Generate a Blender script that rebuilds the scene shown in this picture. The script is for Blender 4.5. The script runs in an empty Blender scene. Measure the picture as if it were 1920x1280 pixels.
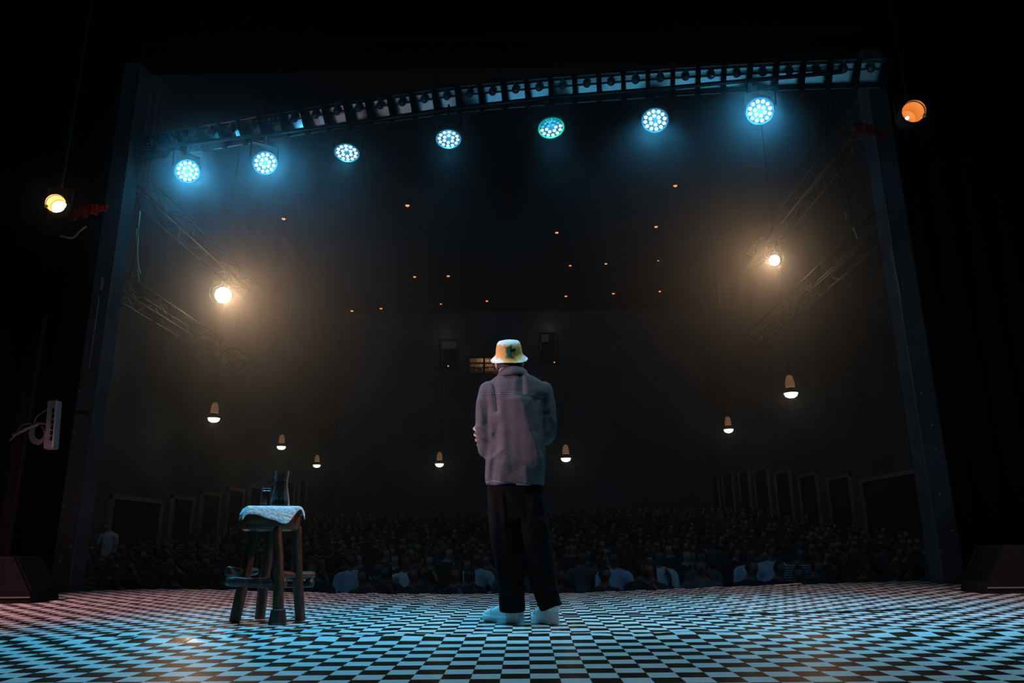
import bpy, bmesh, math, random
from mathutils import Vector, Matrix, Euler, noise
from mathutils.bvhtree import BVHTree

# ------------------------------------------------------------------ camera, world, exposure
S = bpy.context.scene
C = S.collection
CAM_H = 0.474
FPX = 1400.0                        # focal length in pixels of a 1920 px wide frame
PITCH = math.atan(378 / 1400.0)
ROLL = math.radians(-0.6)
YAW = math.radians(0.80)
CAM_R = (Matrix.Rotation(YAW, 3, 'Z') @ Matrix.Rotation(math.pi / 2 + PITCH, 3, 'X') @ Matrix.Rotation(ROLL, 3, 'Z'))
CAM_P = Vector((0, 0, CAM_H))
cd = bpy.data.cameras.new('camera')
cam = bpy.data.objects.new('camera', cd)
C.objects.link(cam)
cam.matrix_world = Matrix.Translation(CAM_P) @ CAM_R.to_4x4()
cd.sensor_width = 36
cd.lens = 36 * FPX / 1920
cd.clip_start = 0.05
cd.clip_end = 300
S.camera = cam
S.view_settings.view_transform = 'Standard'
S.view_settings.look = 'None'
S.view_settings.gamma = 1
S.view_settings.use_curve_mapping = False
S.view_settings.exposure = 0.0
W = bpy.data.worlds.new('world')
S.world = W
W.use_nodes = True
W.node_tree.nodes['Background'].inputs[0].default_value = (0.003, 0.007, 0.010, 1)
cy = S.cycles
cy.use_denoising = True
cy.max_bounces = 10
cy.diffuse_bounces = 2
cy.glossy_bounces = 4
cy.transmission_bounces = 10
cy.transparent_max_bounces = 8
cy.volume_bounces = 0
cy.sample_clamp_indirect = 4
cy.caustics_reflective = False
cy.caustics_refractive = False

# pixel of the photograph -> point of the place
def ray(px, py):
    return (CAM_R @ Vector(((px - 960) / FPX, -(py - 640) / FPX, -1))).normalized()
def at(px, py, Y):
    d = ray(px, py)
    return CAM_P + d * (Y / d.y)
def at_z(px, py, z):
    d = ray(px, py)
    return CAM_P + d * ((z - CAM_H) / d.z)
def at_x(px, py, x):
    d = ray(px, py)
    return CAM_P + d * (x / d.x)
def proj(v):
    q = CAM_R.transposed() @ (Vector(v) - CAM_P)
    return 960 - q.x / q.z * FPX, 640 + q.y / q.z * FPX

# ------------------------------------------------------------------ lamps of the room
def lamp(name, kind, loc, target, power, color, size=0.1, cone=50, blend=0.6, parent=None):
    ld = bpy.data.lights.new(name, kind)
    ld.energy = power
    ld.color = color
    ld.shadow_soft_size = size
    if kind == 'SPOT':
        ld.spot_size = math.radians(cone)
        ld.spot_blend = blend
    o = bpy.data.objects.new(name, ld)
    C.objects.link(o)
    o.location = loc
    if target is not None:
        o.rotation_euler = (Vector(target) - Vector(loc)).to_track_quat('-Z', 'Y').to_euler()
    if parent:
        o.parent = parent
        o.matrix_parent_inverse = parent.matrix_world.inverted()
    return o
CYAN = (0.11, 0.62, 1.0)
PAR_POWER = 170.0
FRONT_POWER = 480.0
# stage lamps hanging over the stage, above and behind the camera
lamp('back_wash', 'SPOT', (-1.7, 5.3, 5.9), (-1.35, 4.75, 0.0), 1450, (0.035, 0.56, 1.0), 0.3, 40, 0.9)
lamp('back_wash', 'SPOT', (1.7, 5.5, 5.9), (2.1, 5.2, 0.0), 1450, (0.11, 0.60, 1.0), 0.3, 46, 0.9)
lamp('back_wash', 'SPOT', (0.2, 4.15, 5.9), (0.0, 4.8, 1.0), 430, (0.50, 0.80, 1.0), 0.15, 24, 0.7)
lamp('back_wash', 'SPOT', (0.0, 2.8, 5.9), (0.0, 2.9, 0.0), 290, (0.40, 0.74, 0.95), 0.3, 78, 0.9)
lamp('back_wash', 'SPOT', (-5.4, 3.3, 2.1), (-0.1, 4.9, 1.15), 1450, (0.96, 0.60, 0.72), 0.08, 17, 0.8)
lamp('back_wash', 'SPOT', (2.8, -1.6, 5.4), (2.9, 12.5, -0.2), 300, (0.20, 0.52, 1.0), 0.12, 22, 0.9)
lamp('back_wash', 'SPOT', (-2.8, -1.6, 5.4), (-1.4, 12.0, -0.2), 240, (0.24, 0.52, 1.0), 0.12, 22, 0.9)
lamp('side_wash', 'SPOT', (-6.4, 5.2, 3.6), (-4.0, 6.5, 0.0), 900, (1.0, 0.48, 0.54), 0.15, 56, 0.9)
lamp('side_wash', 'SPOT', (6.4, 5.0, 4.2), (3.0, 6.4, 0.0), 500, (1.0, 0.72, 0.76), 0.15, 56, 0.9)
lamp('side_wash', 'SPOT', (4.4, 6.0, 4.4), (-1.6, 5.0, 0.45), 850, (1.0, 0.38, 0.13), 0.06, 10, 0.8)
lamp('side_wash', 'SPOT', (-5.5, 6.1, 3.4), (-4.55, 7.9, 4.5), 16, (1.0, 0.25, 0.18), 0.05, 30, 0.9)  # unseen red lamp, added only to bring out the left red swag
for hx in (-10.4, 10.4):
    lamp('added_house_fill', 'POINT', (hx, 13.0, 10.5), None, 120, (0.38, 0.68, 1.0), 0.5)  # unseen blue fill, added to lift the dark hall
    lamp('added_house_fill', 'SPOT', (hx * .65, 24.0, 10.5), (hx * .3, 47.0, 7.0), 190, (0.36, 0.66, 1.0), 0.5, 115, 0.9)  # unseen spot without a fitting, added to tint the back wall blue

# ------------------------------------------------------------------ helpers
random.seed(7)
_mats = {}
def mat(name, col, rough=0.6, metal=0.0, emit=None, estr=0.0, var=0.0, scale=8.0, bump=0.0, spec=0.5, stretch=None, col2=None, sheen=0.0):
    if name in _mats:
        return _mats[name]
    m = bpy.data.materials.new(name)
    m.use_nodes = True
    nt = m.node_tree
    b = nt.nodes['Principled BSDF']
    b.inputs['Base Color'].default_value = (*col, 1)
    b.inputs['Roughness'].default_value = rough
    b.inputs['Metallic'].default_value = metal
    b.inputs['Specular IOR Level'].default_value = spec
    if sheen:
        b.inputs['Sheen Weight'].default_value = sheen
    if emit:
        b.inputs['Emission Color'].default_value = (*emit, 1)
        b.inputs['Emission Strength'].default_value = estr
    if var or bump or col2:
        tc = nt.nodes.new('ShaderNodeTexCoord')
        mp = nt.nodes.new('ShaderNodeMapping')
        if stretch:
            mp.inputs['Scale'].default_value = stretch
        nz = nt.nodes.new('ShaderNodeTexNoise')
        nz.inputs['Scale'].default_value = scale
        nz.inputs['Detail'].default_value = 5
        nt.links.new(tc.outputs['Object'], mp.inputs[0])
        nt.links.new(mp.outputs[0], nz.inputs['Vector'])
        if var or col2:
            rp = nt.nodes.new('ShaderNodeValToRGB')
            c1 = tuple(max(0, c * (1 - var)) for c in col)
            c2 = col2 or tuple(min(1, c * (1 + var)) for c in col)
            rp.color_ramp.elements[0].position = 0.35
            rp.color_ramp.elements[1].position = 0.68
            rp.color_ramp.elements[0].color = (*c1, 1)
            rp.color_ramp.elements[1].color = (*c2, 1)
            nt.links.new(nz.outputs['Fac'], rp.inputs[0])
            nt.links.new(rp.outputs[0], b.inputs['Base Color'])
        if bump:
            bp = nt.nodes.new('ShaderNodeBump')
            bp.inputs['Strength'].default_value = bump
            bp.inputs['Distance'].default_value = 0.01
            nt.links.new(nz.outputs['Fac'], bp.inputs['Height'])
            nt.links.new(bp.outputs[0], b.inputs['Normal'])
    _mats[name] = m
    return m

def tag(o, label=None, cat=None, group=None, kind=None):
    if label: o['label'] = label
    if cat: o['category'] = cat
    if group: o['group'] = group
    if kind: o['kind'] = kind
    return o
def empty(name, loc, label=None, cat=None, group=None, rot=None):
    o = bpy.data.objects.new(name, None)
    o.empty_display_size = 0.1
    C.objects.link(o)
    o.location = loc
    if rot is not None:
        o.rotation_euler = rot
    tag(o, label, cat, group)
    return o
def copy_tree(o, parent=None):
    c = o.copy()
    C.objects.link(c)
    c.parent = parent
    for ch in list(o.children):
        copy_tree(ch, c)
    return c

class G:
    """vertices and faces of one mesh"""
    def __init__(s):
        s.v = []; s.f = []; s.m = []
    def add(s, vs, fs, m=0):
        n = len(s.v)
        s.v += [tuple(v) for v in vs]
        s.f += [tuple(i + n for i in f) for f in fs]
        s.m += [m] * len(fs)
    def box(s, c, d, R=None, m=0, bev=0.0):
        hx, hy, hz = d[0] / 2, d[1] / 2, d[2] / 2
        if bev > 0:
            b = min(bev, hx * .9, hy * .9, hz * .9)
            vs = []
            for z, k in ((-hz, b), (-hz + b, 0), (hz - b, 0), (hz, b)):
                x, y = hx - k, hy - k
                vs += [(-x + b, -y, z), (x - b, -y, z), (x, -y + b, z), (x, y - b, z), (x - b, y, z), (-x + b, y, z), (-x, y - b, z), (-x, -y + b, z)]
            fs = [tuple(range(7, -1, -1)), tuple(range(24, 32))]
            for r in range(3):
                for i in range(8):
                    j = (i + 1) % 8
                    fs.append((r * 8 + i, r * 8 + j, r * 8 + 8 + j, r * 8 + 8 + i))
        else:
            vs = [(x, y, z) for z in (-hz, hz) for y in (-hy, hy) for x in (-hx, hx)]
            fs = [(0, 2, 3, 1), (4, 5, 7, 6), (0, 1, 5, 4), (2, 6, 7, 3), (0, 4, 6, 2), (1, 3, 7, 5)]
        R = R or Matrix.Identity(3)
        c = Vector(c)
        s.add([R @ Vector(v) + c for v in vs], fs, m)
    def rings(s, rings, close=True, cap=True, m=0):
        n = len(rings[0])
        vs = [v for r in rings for v in r]
        fs = []
        for k in range(len(rings) - 1):
            for i in range(n if close else n - 1):
                j = (i + 1) % n
                fs.append((k * n + i, k * n + j, (k + 1) * n + j, (k + 1) * n + i))
        if cap and close:
            fs.append(tuple(range(n - 1, -1, -1)))
            fs.append(tuple(range((len(rings) - 1) * n, len(rings) * n)))
        s.add(vs, fs, m)
    def tube(s, pts, radii, seg=12, m=0, round_ends=False, flat=1.0):
        pts = [Vector(p) for p in pts]
        if not hasattr(radii, '__len__'):
            radii = [radii] * len(pts)
        radii = list(radii)
        if round_ends:
            a = (pts[0] - pts[1]).normalized(); b = (pts[-1] - pts[-2]).normalized()
            r0, r1 = radii[0], radii[-1]
            pre = [(pts[0] + a * r0 * math.sin(t), r0 * math.cos(t)) for t in (1.5, 1.1, .55)]
            post = [(pts[-1] + b * r1 * math.sin(t), r1 * math.cos(t)) for t in (.55, 1.1, 1.5)]
            pts = [p for p, _ in pre] + pts + [p for p, _ in post]
            radii = [r for _, r in pre] + radii + [r for _, r in post]
        rr = []
        up = None
        for i, p in enumerate(pts):
            t = (pts[min(i + 1, len(pts) - 1)] - pts[max(i - 1, 0)]).normalized()
            if up is None:
                up = t.orthogonal().normalized()
            up = (up - t * up.dot(t)).normalized()
            sd = t.cross(up)
            rr.append([p + (up * math.cos(q) + sd * math.sin(q) * flat) * radii[i] for q in [2 * math.pi * k / seg for k in range(seg)]])
        s.rings(rr, m=m)
    def lathe(s, prof, seg=24, M=None, m=0, cap=False):
        M = M or Matrix.Identity(4)
        rr = []
        for r, z in prof:
            rr.append([M @ Vector((r * math.cos(2 * math.pi * k / seg), r * math.sin(2 * math.pi * k / seg), z)) for k in range(seg)])
        s.rings(rr, cap=cap, m=m)
    def ball(s, c, r, seg=12, m=0, R=None):
        if not hasattr(r, '__len__'):
            r = (r, r, r)
        R = R or Matrix.Identity(3)
        c = Vector(c)
        rr = []
        n = max(4, seg // 2)
        for k in range(n + 1):
            a = -math.pi / 2 + math.pi * k / n
            ca, sa = max(math.cos(a), 0.02), math.sin(a)
            rr.append([c + R @ Vector((r[0] * ca * math.cos(q), r[1] * ca * math.sin(q), r[2] * sa)) for q in [2 * math.pi * i / seg for i in range(seg)]])
        s.rings(rr, m=m)
    def mesh(s, name, mats, smooth=False, org=None):
        me = bpy.data.meshes.new(name)
        vs = s.v if org is None else [(v[0] - org[0], v[1] - org[1], v[2] - org[2]) for v in s.v]
        me.from_pydata(vs, [], s.f)
        mats = mats if isinstance(mats, (list, tuple)) else [mats]
        for mm in mats:
            me.materials.append(mm)
        if len(mats) > 1:
            me.polygons.foreach_set('material_index', s.m)
        bm = bmesh.new(); bm.from_mesh(me)
        bmesh.ops.recalc_face_normals(bm, faces=bm.faces)
        bm.to_mesh(me); bm.free()
        if smooth:
            me.polygons.foreach_set('use_smooth', [True] * len(me.polygons))
            if smooth != 'all':
                me.set_sharp_from_angle(angle=math.radians(40))
        me.update()
        return me
    def build(s, name, mats, parent=None, smooth=False, org=None):
        """org: origin of the object in the place (the parent's location when it has one)"""
        if org is None and parent is not None and parent.get('_org') is not None:
            org = parent['_org']
        o = bpy.data.objects.new(name, s.mesh(name, mats, smooth, org))
        C.objects.link(o)
        if parent is not None:
            o.parent = parent
        elif org is not None:
            o.location = org
        return o
def struct(name, g, m, parent=None, smooth=False):
    o = g.build(name, m, parent, smooth)
    if parent is None:
        o['kind'] = 'structure'
    return o
def world_empty(name, loc, *a):
    """an Empty whose parts are given in the place's own coordinates"""
    o = empty(name, loc, *a)
    o['_org'] = tuple(loc)
    return o

def remeshed(g, voxel, smooth_n=4, name='tmp'):
    """one continuous closed skin round all the shapes in g"""
    me = g.mesh(name, [])
    o = bpy.data.objects.new(name, me)
    C.objects.link(o)
    md = o.modifiers.new('r', 'REMESH'); md.mode = 'VOXEL'; md.voxel_size = voxel; md.adaptivity = 0
    if smooth_n:
        sm = o.modifiers.new('s', 'SMOOTH'); sm.factor = 0.5; sm.iterations = smooth_n
    dg = bpy.context.evaluated_depsgraph_get()
    dg.update()
    ev = o.evaluated_get(dg)
    out = bpy.data.meshes.new_from_object(ev)
    bpy.data.objects.remove(o)
    bpy.data.meshes.remove(me)
    out.polygons.foreach_set('use_smooth', [True] * len(out.polygons))
    return out
def link_mesh(name, me, mats, parent=None, org=None):
    me.materials.clear()
    for mm in (mats if isinstance(mats, (list, tuple)) else [mats]):
        me.materials.append(mm)
    if org is None and parent is not None and parent.get('_org') is not None:
        org = parent['_org']
    if org is not None:
        me.transform(Matrix.Translation(-Vector(org)))
    o = bpy.data.objects.new(name, me)
    C.objects.link(o)
    if parent is not None:
        o.parent = parent
    elif org is not None:
        o.location = org
    return o
def frame_to(loc, target, upv=(0, 0, 1)):
    """matrix with local -Z looking from loc to target"""
    q = (Vector(target) - Vector(loc)).to_track_quat('-Z', 'Y')
    return Matrix.Translation(Vector(loc)) @ q.to_matrix().to_4x4()
def wave(x, y, z=0.0):
    return noise.noise(Vector((x, y, z)))

# ------------------------------------------------------------------ materials
M_black = mat('matt_black', (0.010, 0.010, 0.011), 0.8, spec=.1)
M_metal_black = mat('black_metal', (0.02, 0.02, 0.022), 0.4, 0.3)
M_wall = mat('dark_plaster', (0.15, 0.17, 0.20), 0.85, var=0.25, scale=0.5)
M_ceil = mat('dark_ceiling', (0.035, 0.038, 0.045), 0.9, var=0.2, scale=0.4)
M_hallfloor = mat('hall_carpet', (0.02, 0.018, 0.018), 0.95, var=0.3, scale=3)
M_frame = mat('door_frame_paint', (0.42, 0.37, 0.35), 0.6, var=0.3, scale=2)
M_leaf = mat('door_leaf', (0.02, 0.02, 0.022), 0.7)
M_pillar = mat('pillar_paint', (0.075, 0.077, 0.087), 0.75, var=0.3, scale=1.6)
M_velvet = mat('black_velvet', (0.010, 0.010, 0.011), 1.0, spec=0.1)
M_white_tile = mat('white_vinyl', (0.72, 0.72, 0.70), 0.25, spec=0.14, var=0.05, scale=18)
M_black_tile = mat('dark_marbled_vinyl', (0.012, 0.007, 0.005), 0.25, spec=0.12, scale=26, var=.3, col2=(0.062, 0.030, 0.014), stretch=(1, 2.5, 1))
M_underlay = mat('floor_underlay', (0.015, 0.014, 0.014), 0.8)

# ------------------------------------------------------------------ stage floor: checkerboard sheet
T = 0.1085
SEAM = 4.18
EDGE = [(-5.6, 8.75), (-5.1, 8.75), (-4.9, 9.0), (-4.26, 9.07), (-3.54, 8.86), (-2.68, 8.43), (-1.87, 7.98), (-1.19, 7.78), (-.45, 7.67), (.34, 7.71), (.88, 7.88), (1.46, 8.15), (2.41, 8.58), (2.88, 8.71), (3.74, 9.01), (4.5, 9.2), (5.0, 9.0), (5.4, 8.75)]
def edge_y(x):
    E = EDGE
    if x <= E[0][0]: return E[0][1]
    for (a, ya), (b, yb) in zip(E, E[1:]):
        if x <= b: return ya + (yb - ya) * (x - a) / (b - a)
    return E[-1][1]
def ripple(x, y):
    d = (y - (SEAM + 0.02 * math.sin(x * 1.7))) / 0.13
    a = 0.5 + 0.9 * wave(x * 2.3, y * 1.2, 3.1)
    z = 0.022 * max(0, a) * math.exp(-d * d)
    if y > 3.9:
        k = min(1, (y - 3.9) / 0.4)
        z += k * 0.0042 * wave(x * 5.0, y * 3.0, 9.0) + k * 0.0034 * wave(x * 1.7, y * 9.0, 4.0)
        if x < -1.0:
            dd = math.hypot((x + 1.9) / 1.1, (y - 4.35) / 0.35)
            z += 0.020 * max(0, wave(x * 4.1, y * 6.0, 1.0) + .2) * math.exp(-dd * dd)
    return z
g = G()
g.box((0, 3.4, -0.055), (16, 14, 0.1))
g2 = G()
N = 160
pts = []
for i in range(N + 1):
    x = -8 + 16 * i / N
    pts.append((x, edge_y(x)))
vs = []; fs = []
for (x, y) in pts:
    vs += [(x, -3.5, -0.0045), (x, y + .03, -0.0045), (x, y + .03, -0.16), (x, y - 0.02, -0.16), (x, y - 0.02, -1.15)]
for i in range(N):
    a = i * 5
    for k in range(4):
        fs.append((a + k, a + 5 + k, a + 6 + k, a + 1 + k))
g2.add(vs, fs)
floor = struct('floor', g2, M_underlay)
floor['label'] = 'stage floor covered in a black and white checkerboard sheet'

def tile_geo(gm, cx, cy, m, n=2, local=False):
    h = T / 2 - 0.0009
    vs = []
    for j in range(n + 1):
        for i in range(n + 1):
            x = cx - h + 2 * h * i / n; y = cy - h + 2 * h * j / n
            z = 0 if local else ripple(x, y)
            vs.append((x, y, z))
    fs = [(j * (n + 1) + i, j * (n + 1) + i + 1, (j + 1) * (n + 1) + i + 1, (j + 1) * (n + 1) + i) for j in range(n) for i in range(n)]
    rim = [i for i in range(n + 1)] + [j * (n + 1) + n for j in range(1, n + 1)] + [n * (n + 1) + i for i in range(n - 1, -1, -1)] + [j * (n + 1) for j in range(n - 1, 0, -1)]
    b0 = len(vs)
    for r in rim:
        x, y, z = vs[r]
        vs.append((x, y, z - 0.0042))
    L = len(rim)
    for k in range(L):
        fs.append((rim[k], rim[(k + 1) % L], b0 + (k + 1) % L, b0 + k))
    gm.add(vs, fs, m)
def plain_tile(m):
    gg = G(); tile_geo(gg, 0, 0, 0, 1, True)
    return gg.mesh('tile', m)
tile_w = plain_tile(M_white_tile); tile_b = plain_tile(M_black_tile)
far = G()
count = 0
X0 = 0.012
rows = int((9.2 + 0.4) / T)
cells = []
for j in range(-28, 90):
    yc = (j + 0.5) * T
    far_sheet = yc > SEAM
    xo = X0 + (0.019 if far_sheet else 0)
    if far_sheet: yc -= 0.006
    for i in range(-66, 66):
        xc = xo + (i + 0.5) * T
        if yc > edge_y(xc) + 0.05 * wave(xc * 3, 0.3) or abs(xc) > 6.9:
            continue
        if yc < 1.0 and abs(xc) > 4:
            continue
        cells.append((xc, yc, (i + j) % 2))
near = []
for (x, y, p) in cells:
    if y < 2.0: continue
    px, py = proj((x, y, 0))
    if -20 < px < 1940 and py < 1300:
        near.append((y, x, p))
near.sort()
near_set = set((round(x, 4), round(y, 4)) for (y, x, p) in near[:300])
for (x, y, p) in cells:
    if (round(x, 4), round(y, 4)) in near_set:
        o = bpy.data.objects.new('tile', tile_w if p else tile_b)
        C.objects.link(o); o.parent = floor; o.location = (x, y, 0)
    else:
        tile_geo(far, x, y, 0 if p else 1, (3 if y < 5.2 else 2) if y > 3.6 else 1)
o = far.build('tile_field', [M_white_tile, M_black_tile], floor)
o['kind'] = 'stuff'

# ------------------------------------------------------------------ hall shell
HX = 11.7
BACK = 47.0
def hall_z(y):
    if y < 11: return -1.12
    if y < 21: return -1.12 + 0.047 * (y - 11)
    return -0.65 + 0.10 * (y - 21)
g = G()
ys = [7.0, 11, 16, 21, 26, 31, 36, 41, BACK + .5]
vs = []; fs = []
for y in ys:
    vs += [(-HX - .5, y, hall_z(y)), (HX + .5, y, hall_z(y))]
for k in range(len(ys) - 1):
    fs.append((2 * k, 2 * k + 1, 2 * k + 3, 2 * k + 2))
g.add(vs, fs)
hall_floor = struct('floor_hall', g, M_hallfloor)
CEIL = 15.2
g = G(); g.box((0, (BACK + 9.2) / 2, CEIL + .15), (2 * HX + 1, BACK - 9.2 + 1, .3))
struct('ceiling', g, M_ceil)
for s, nm in ((-1, 'left'), (1, 'right')):
    g = G(); g.box((s * (HX + .2), (BACK + 9.2) / 2, 7), (.4, BACK - 9.2 + 1, 16.6))
    struct('wall_' + nm, g, M_wall)
# back wall with the three openings of the projection room
def opening(a, b):
    p = at(a[0], a[1], BACK); q = at(b[0], b[1], BACK)
    return (p.x, q.x, q.z, p.z)
OP = [opening((824, 636), (857, 690)), opening((880, 669), (986, 700)), opening((1011, 624), (1046, 682))]
xc = sorted(set([-HX - .5, HX + .5] + [v for o_ in OP for v in o_[:2]]))
zc = sorted(set([-2.0, CEIL + .3] + [v for o_ in OP for v in o_[2:]]))
g = G()
for i in range(len(xc) - 1):
    for j in range(len(zc) - 1):
        mx, mz = (xc[i] + xc[i + 1]) / 2, (zc[j] + zc[j + 1]) / 2
        if any(o_[0] < mx < o_[1] and o_[2] < mz < o_[3] for o_ in OP):
            continue
        g.box((mx, BACK + .2, mz), (xc[i + 1] - xc[i], .4, zc[j + 1] - zc[j]))
struct('wall_back', g, M_wall)

# ------------------------------------------------------------------ proscenium: wing walls, header, pillars
WING_Y = 9.05
for s, nm in ((-1, 'wing_left'), (1, 'wing_right')):
    g = G(); g.box((s * ((5.33 if s < 0 else 5.42) + 4.2), WING_Y + .1, 4), (8.4, .2, 10.6))
    struct('wall_' + nm, g, M_black)
g = G(); g.box((0, 9.45, 10.75), (28, .3, 7.0))
struct('wall_header', g, M_black)
def pillar(px_base, py_base, px_top, py_top, s, Y, w):
    b = at(px_base, py_base, Y); t = at(px_top, py_top, Y)
    x = (b.x + t.x) / 2
    g = G()
    g.box((x, Y + .14, 3.3), (w, .28, 6.9), bev=.012)
    o = struct('pillar', g, M_pillar)
    g = G(); g.box((x - s * (w / 2 - .006), Y - .004, 3.4), (.012, .012, 6.6))
    g.build('edge_trim', mat('edge_metal', (.35, .33, .32), .35, .8), o)
    for k in range(7):
        g = G(); R = Matrix.Rotation(random.uniform(0, 1.5), 3, 'Y')
        g.box((x + random.uniform(-w * .45, w * .45), Y - .002, random.uniform(.2, 2.6)), (.012, .004, random.uniform(.012, .03)), R)
        g.build('tape_scrap', mat('old_tape', (.5, .48, .44), .7), o)
    return x
PLx = pillar(117, 1108, 184, 540, -1, 8.6, .235)
PRx = pillar(1795, 1090, 1690, 480, 1, 8.6, .255)

# ------------------------------------------------------------------ haze that fills the house
g = G(); g.box((0, (BACK + 6.2) / 2, 7.0), (2 * HX - .02, BACK - 6.22, 16.3))
hz = bpy.data.materials.new('thin_haze'); hz.use_nodes = True
nt = hz.node_tree
for n in list(nt.nodes):
    if n.type == 'BSDF_PRINCIPLED': nt.nodes.remove(n)
vsn = nt.nodes.new('ShaderNodeVolumeScatter')
vsn.inputs['Color'].default_value = (0.74, 0.86, 1.0, 1)
vsn.inputs['Density'].default_value = 0.0105
vsn.inputs['Anisotropy'].default_value = 0.84
nt.links.new(vsn.outputs[0], nt.nodes['Material Output'].inputs['Volume'])
haze = g.build('haze', hz)
tag(haze, 'thin stage haze filling the dark theatre', 'haze', kind='stuff')

# ------------------------------------------------------------------ LED pars on their pipe
PAR_PX = [(351.5, 321), (497, 305.5), (650.5, 286), (841, 260), (1033.5, 239.5), (1228, 225), (1425, 208)]
PAR_Z = 5.2
par_pos = [at_z(x, y, PAR_Z) for x, y in PAR_PX]
PAR_AIM = [(0.5, 3.4, 0), (0.2, 4.0, 0), (-2.0, 6.7, 0), (-0.6, 6.6, 0), (0.9, 6.3, 0), (0.6, 4.6, 0), (0.2, 3.0, 0)]
PAR_LEVEL = [1.4, 1.0, .4, .25, .25, .6, 1.3]
PAR_LAB = ['LED par can hanging nearest the left end of the row, with a wide blue halo',
           'LED par can with round white lenses, second from the left end of the row',
           'flattest looking LED par can, third from the left, tipped towards the floor',
           'LED par can above the left of the performer, fourth from the left',
           'LED par can with a cluster of blue lenses and a green rim',
           'LED par can right of the one with green rim, second from the right end',
           'highest LED par can, at the right end of the row, with a broad halo']
M_lens = mat('lens_cyan_white', (.12, .14, .15), .3, emit=(0.66, 0.93, 1.0), estr=1.35)
M_lens_w = mat('lens_pale', (.12, .14, .15), .3, emit=(0.72, 0.92, 0.86), estr=.95)
M_lens_b = mat('lens_blue', (.02, .10, .14), .3, emit=(0.02, 0.33, 0.50), estr=0.7)
M_plate = mat('par_front_plate', (.012, .05, .07), .5)
M_rim = mat('par_rim', (.06, .20, .26), .3, .6)
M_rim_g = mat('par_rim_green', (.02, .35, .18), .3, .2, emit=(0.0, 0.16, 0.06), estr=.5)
PR = 0.150
lens_mesh = None
def lens_me(m):
    gg = G()
    gg.lathe([(0.0220, 0), (0.0210, -.008), (0.014, -.014), (0.001, -.016)], 12, cap=True)
    return gg.mesh('lens', m, True)
LM = [lens_me(M_lens), lens_me(M_lens_w), lens_me(M_lens_b)]
def tilt_axis_roll(M, px):
    return M
def led_par(i):
    p, aim = par_pos[i], Vector(PAR_AIM[i])
    Mx = frame_to(p, aim)
    root = empty('led_par', p, PAR_LAB[i], 'stage light', 'row of LED par cans over the stage edge')
    root.rotation_euler = Mx.to_euler()
    g = G()
    g.lathe([(PR - .01, .012), (PR, .0), (PR, -.012), (PR + .006, -.012), (PR + .006, .09), (PR - .02, .15), (PR - .05, .19), (.02, .20)], 28)
    g.build('housing', M_metal_black, root, True)
    g = G(); g.lathe([(PR - .001, .004), (.001, .004)], 28, cap=False)
    g.build('front_plate', M_plate, root)
    g = G(); g.lathe([(PR - .012, -.002), (PR - .002, -.014), (PR + .008, -.012), (PR + .008, .01)], 28)
    g.build('rim', M_rim_g if i == 4 else M_rim, root, True)
    k = 0
    for n, r in ((6, .056), (12, .112)):
        for q in range(n):
            a = 2 * math.pi * (q + .5 * (n == 6)) / n
            x, y = r * math.cos(a), r * math.sin(a)
            me = LM[0] if i not in (3, 4) else LM[1]
            if i == 4:
                d = x * .62 + y * .78
                if d > .028: me = LM[2]
            o = bpy.data.objects.new('lens', me); C.objects.link(o)
            o.parent = root; o.location = (x, y, -.002)
            if me is LM[2]: o['label'] = 'blue lens'
    # yoke in the hanging plane: local frame -> keep it upright
    g = G()
    Ri = Mx.to_3x3().inverted()
    up = Ri @ Vector((0, 0, 1)); sd = Ri @ Vector((Mx.to_3x3() @ Vector((1, 0, 0)))).normalized()
    ax = Vector((1, 0, 0))
    base = Vector((0, 0, .08))
    up = (up - ax * up.dot(ax)).normalized()
    g.tube([base + ax * (PR + .02), base + ax * (PR + .025) + up * .24, base - ax * (PR + .025) + up * .24, base - ax * (PR + .02)], .011, 6)
    g.tube([base + up * .24, base + up * .40], .014, 8)
    g.build('yoke', M_metal_black, root)
    l = lamp('par_beam', 'SPOT', (0, 0, 0), None, PAR_POWER * PAR_LEVEL[i], CYAN, .09, 60, .45)
    l.parent = root; l.location = (0, 0, -.045)
    l.rotation_euler = (0, 0, 0)
    l = lamp('par_spill', 'POINT', (0, 0, 0), None, 6, (0.10, 0.62, 1.0), .03)
    l.parent = root; l.location = (0, 0, -.15)
    return root
pars = [led_par(i) for i in range(7)]
# the pipe they hang from
g = G()
pp = [p + Vector((0, .02, .42)) for p in par_pos]
pp = [pp[0] + (pp[0] - pp[1]) * 1.0] + pp + [pp[-1] + (pp[-1] - pp[-2]) * .8]
g.tube(pp, .024, 10)
tag(g.build('lighting_pipe', M_metal_black, smooth=True), 'long black pipe carrying the row of LED par cans', 'pipe')

# ------------------------------------------------------------------ border light: long strip of open compartments
BORD = [(120, 306), (160, 298), (250, 281.5), (400, 257), (530, 235), (640, 216), (762, 200), (850, 187.5), (1035, 171), (1190, 159.5), (1290, 152.5), (1400, 146.5), (1520, 141), (1660, 137)]
def plan_y(x):
    a, b = par_pos[0], par_pos[-1]
    return a.y + (b.y - a.y) * (x - a.x) / (b.x - a.x) + .10
def bord_pt(px, py):
    Y = 8.3
    for _ in range(6):
        p = at(px, py, Y); Y = plan_y(p.x)
    return at(px, py, Y)
bp = [bord_pt(*q) for q in BORD]
def resample(pts, n):
    L = [0]
    for a, b in zip(pts, pts[1:]): L.append(L[-1] + (b - a).length)
    out = []
    for k in range(n + 1):
        t = L[-1] * k / n
        i = max(j for j in range(len(L)) if L[j] <= t + 1e-9); i = min(i, len(pts) - 2)
        out.append(pts[i].lerp(pts[i + 1], (t - L[i]) / (L[i + 1] - L[i])))
    return out
NC = 36
bq = resample(bp, NC)
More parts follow.
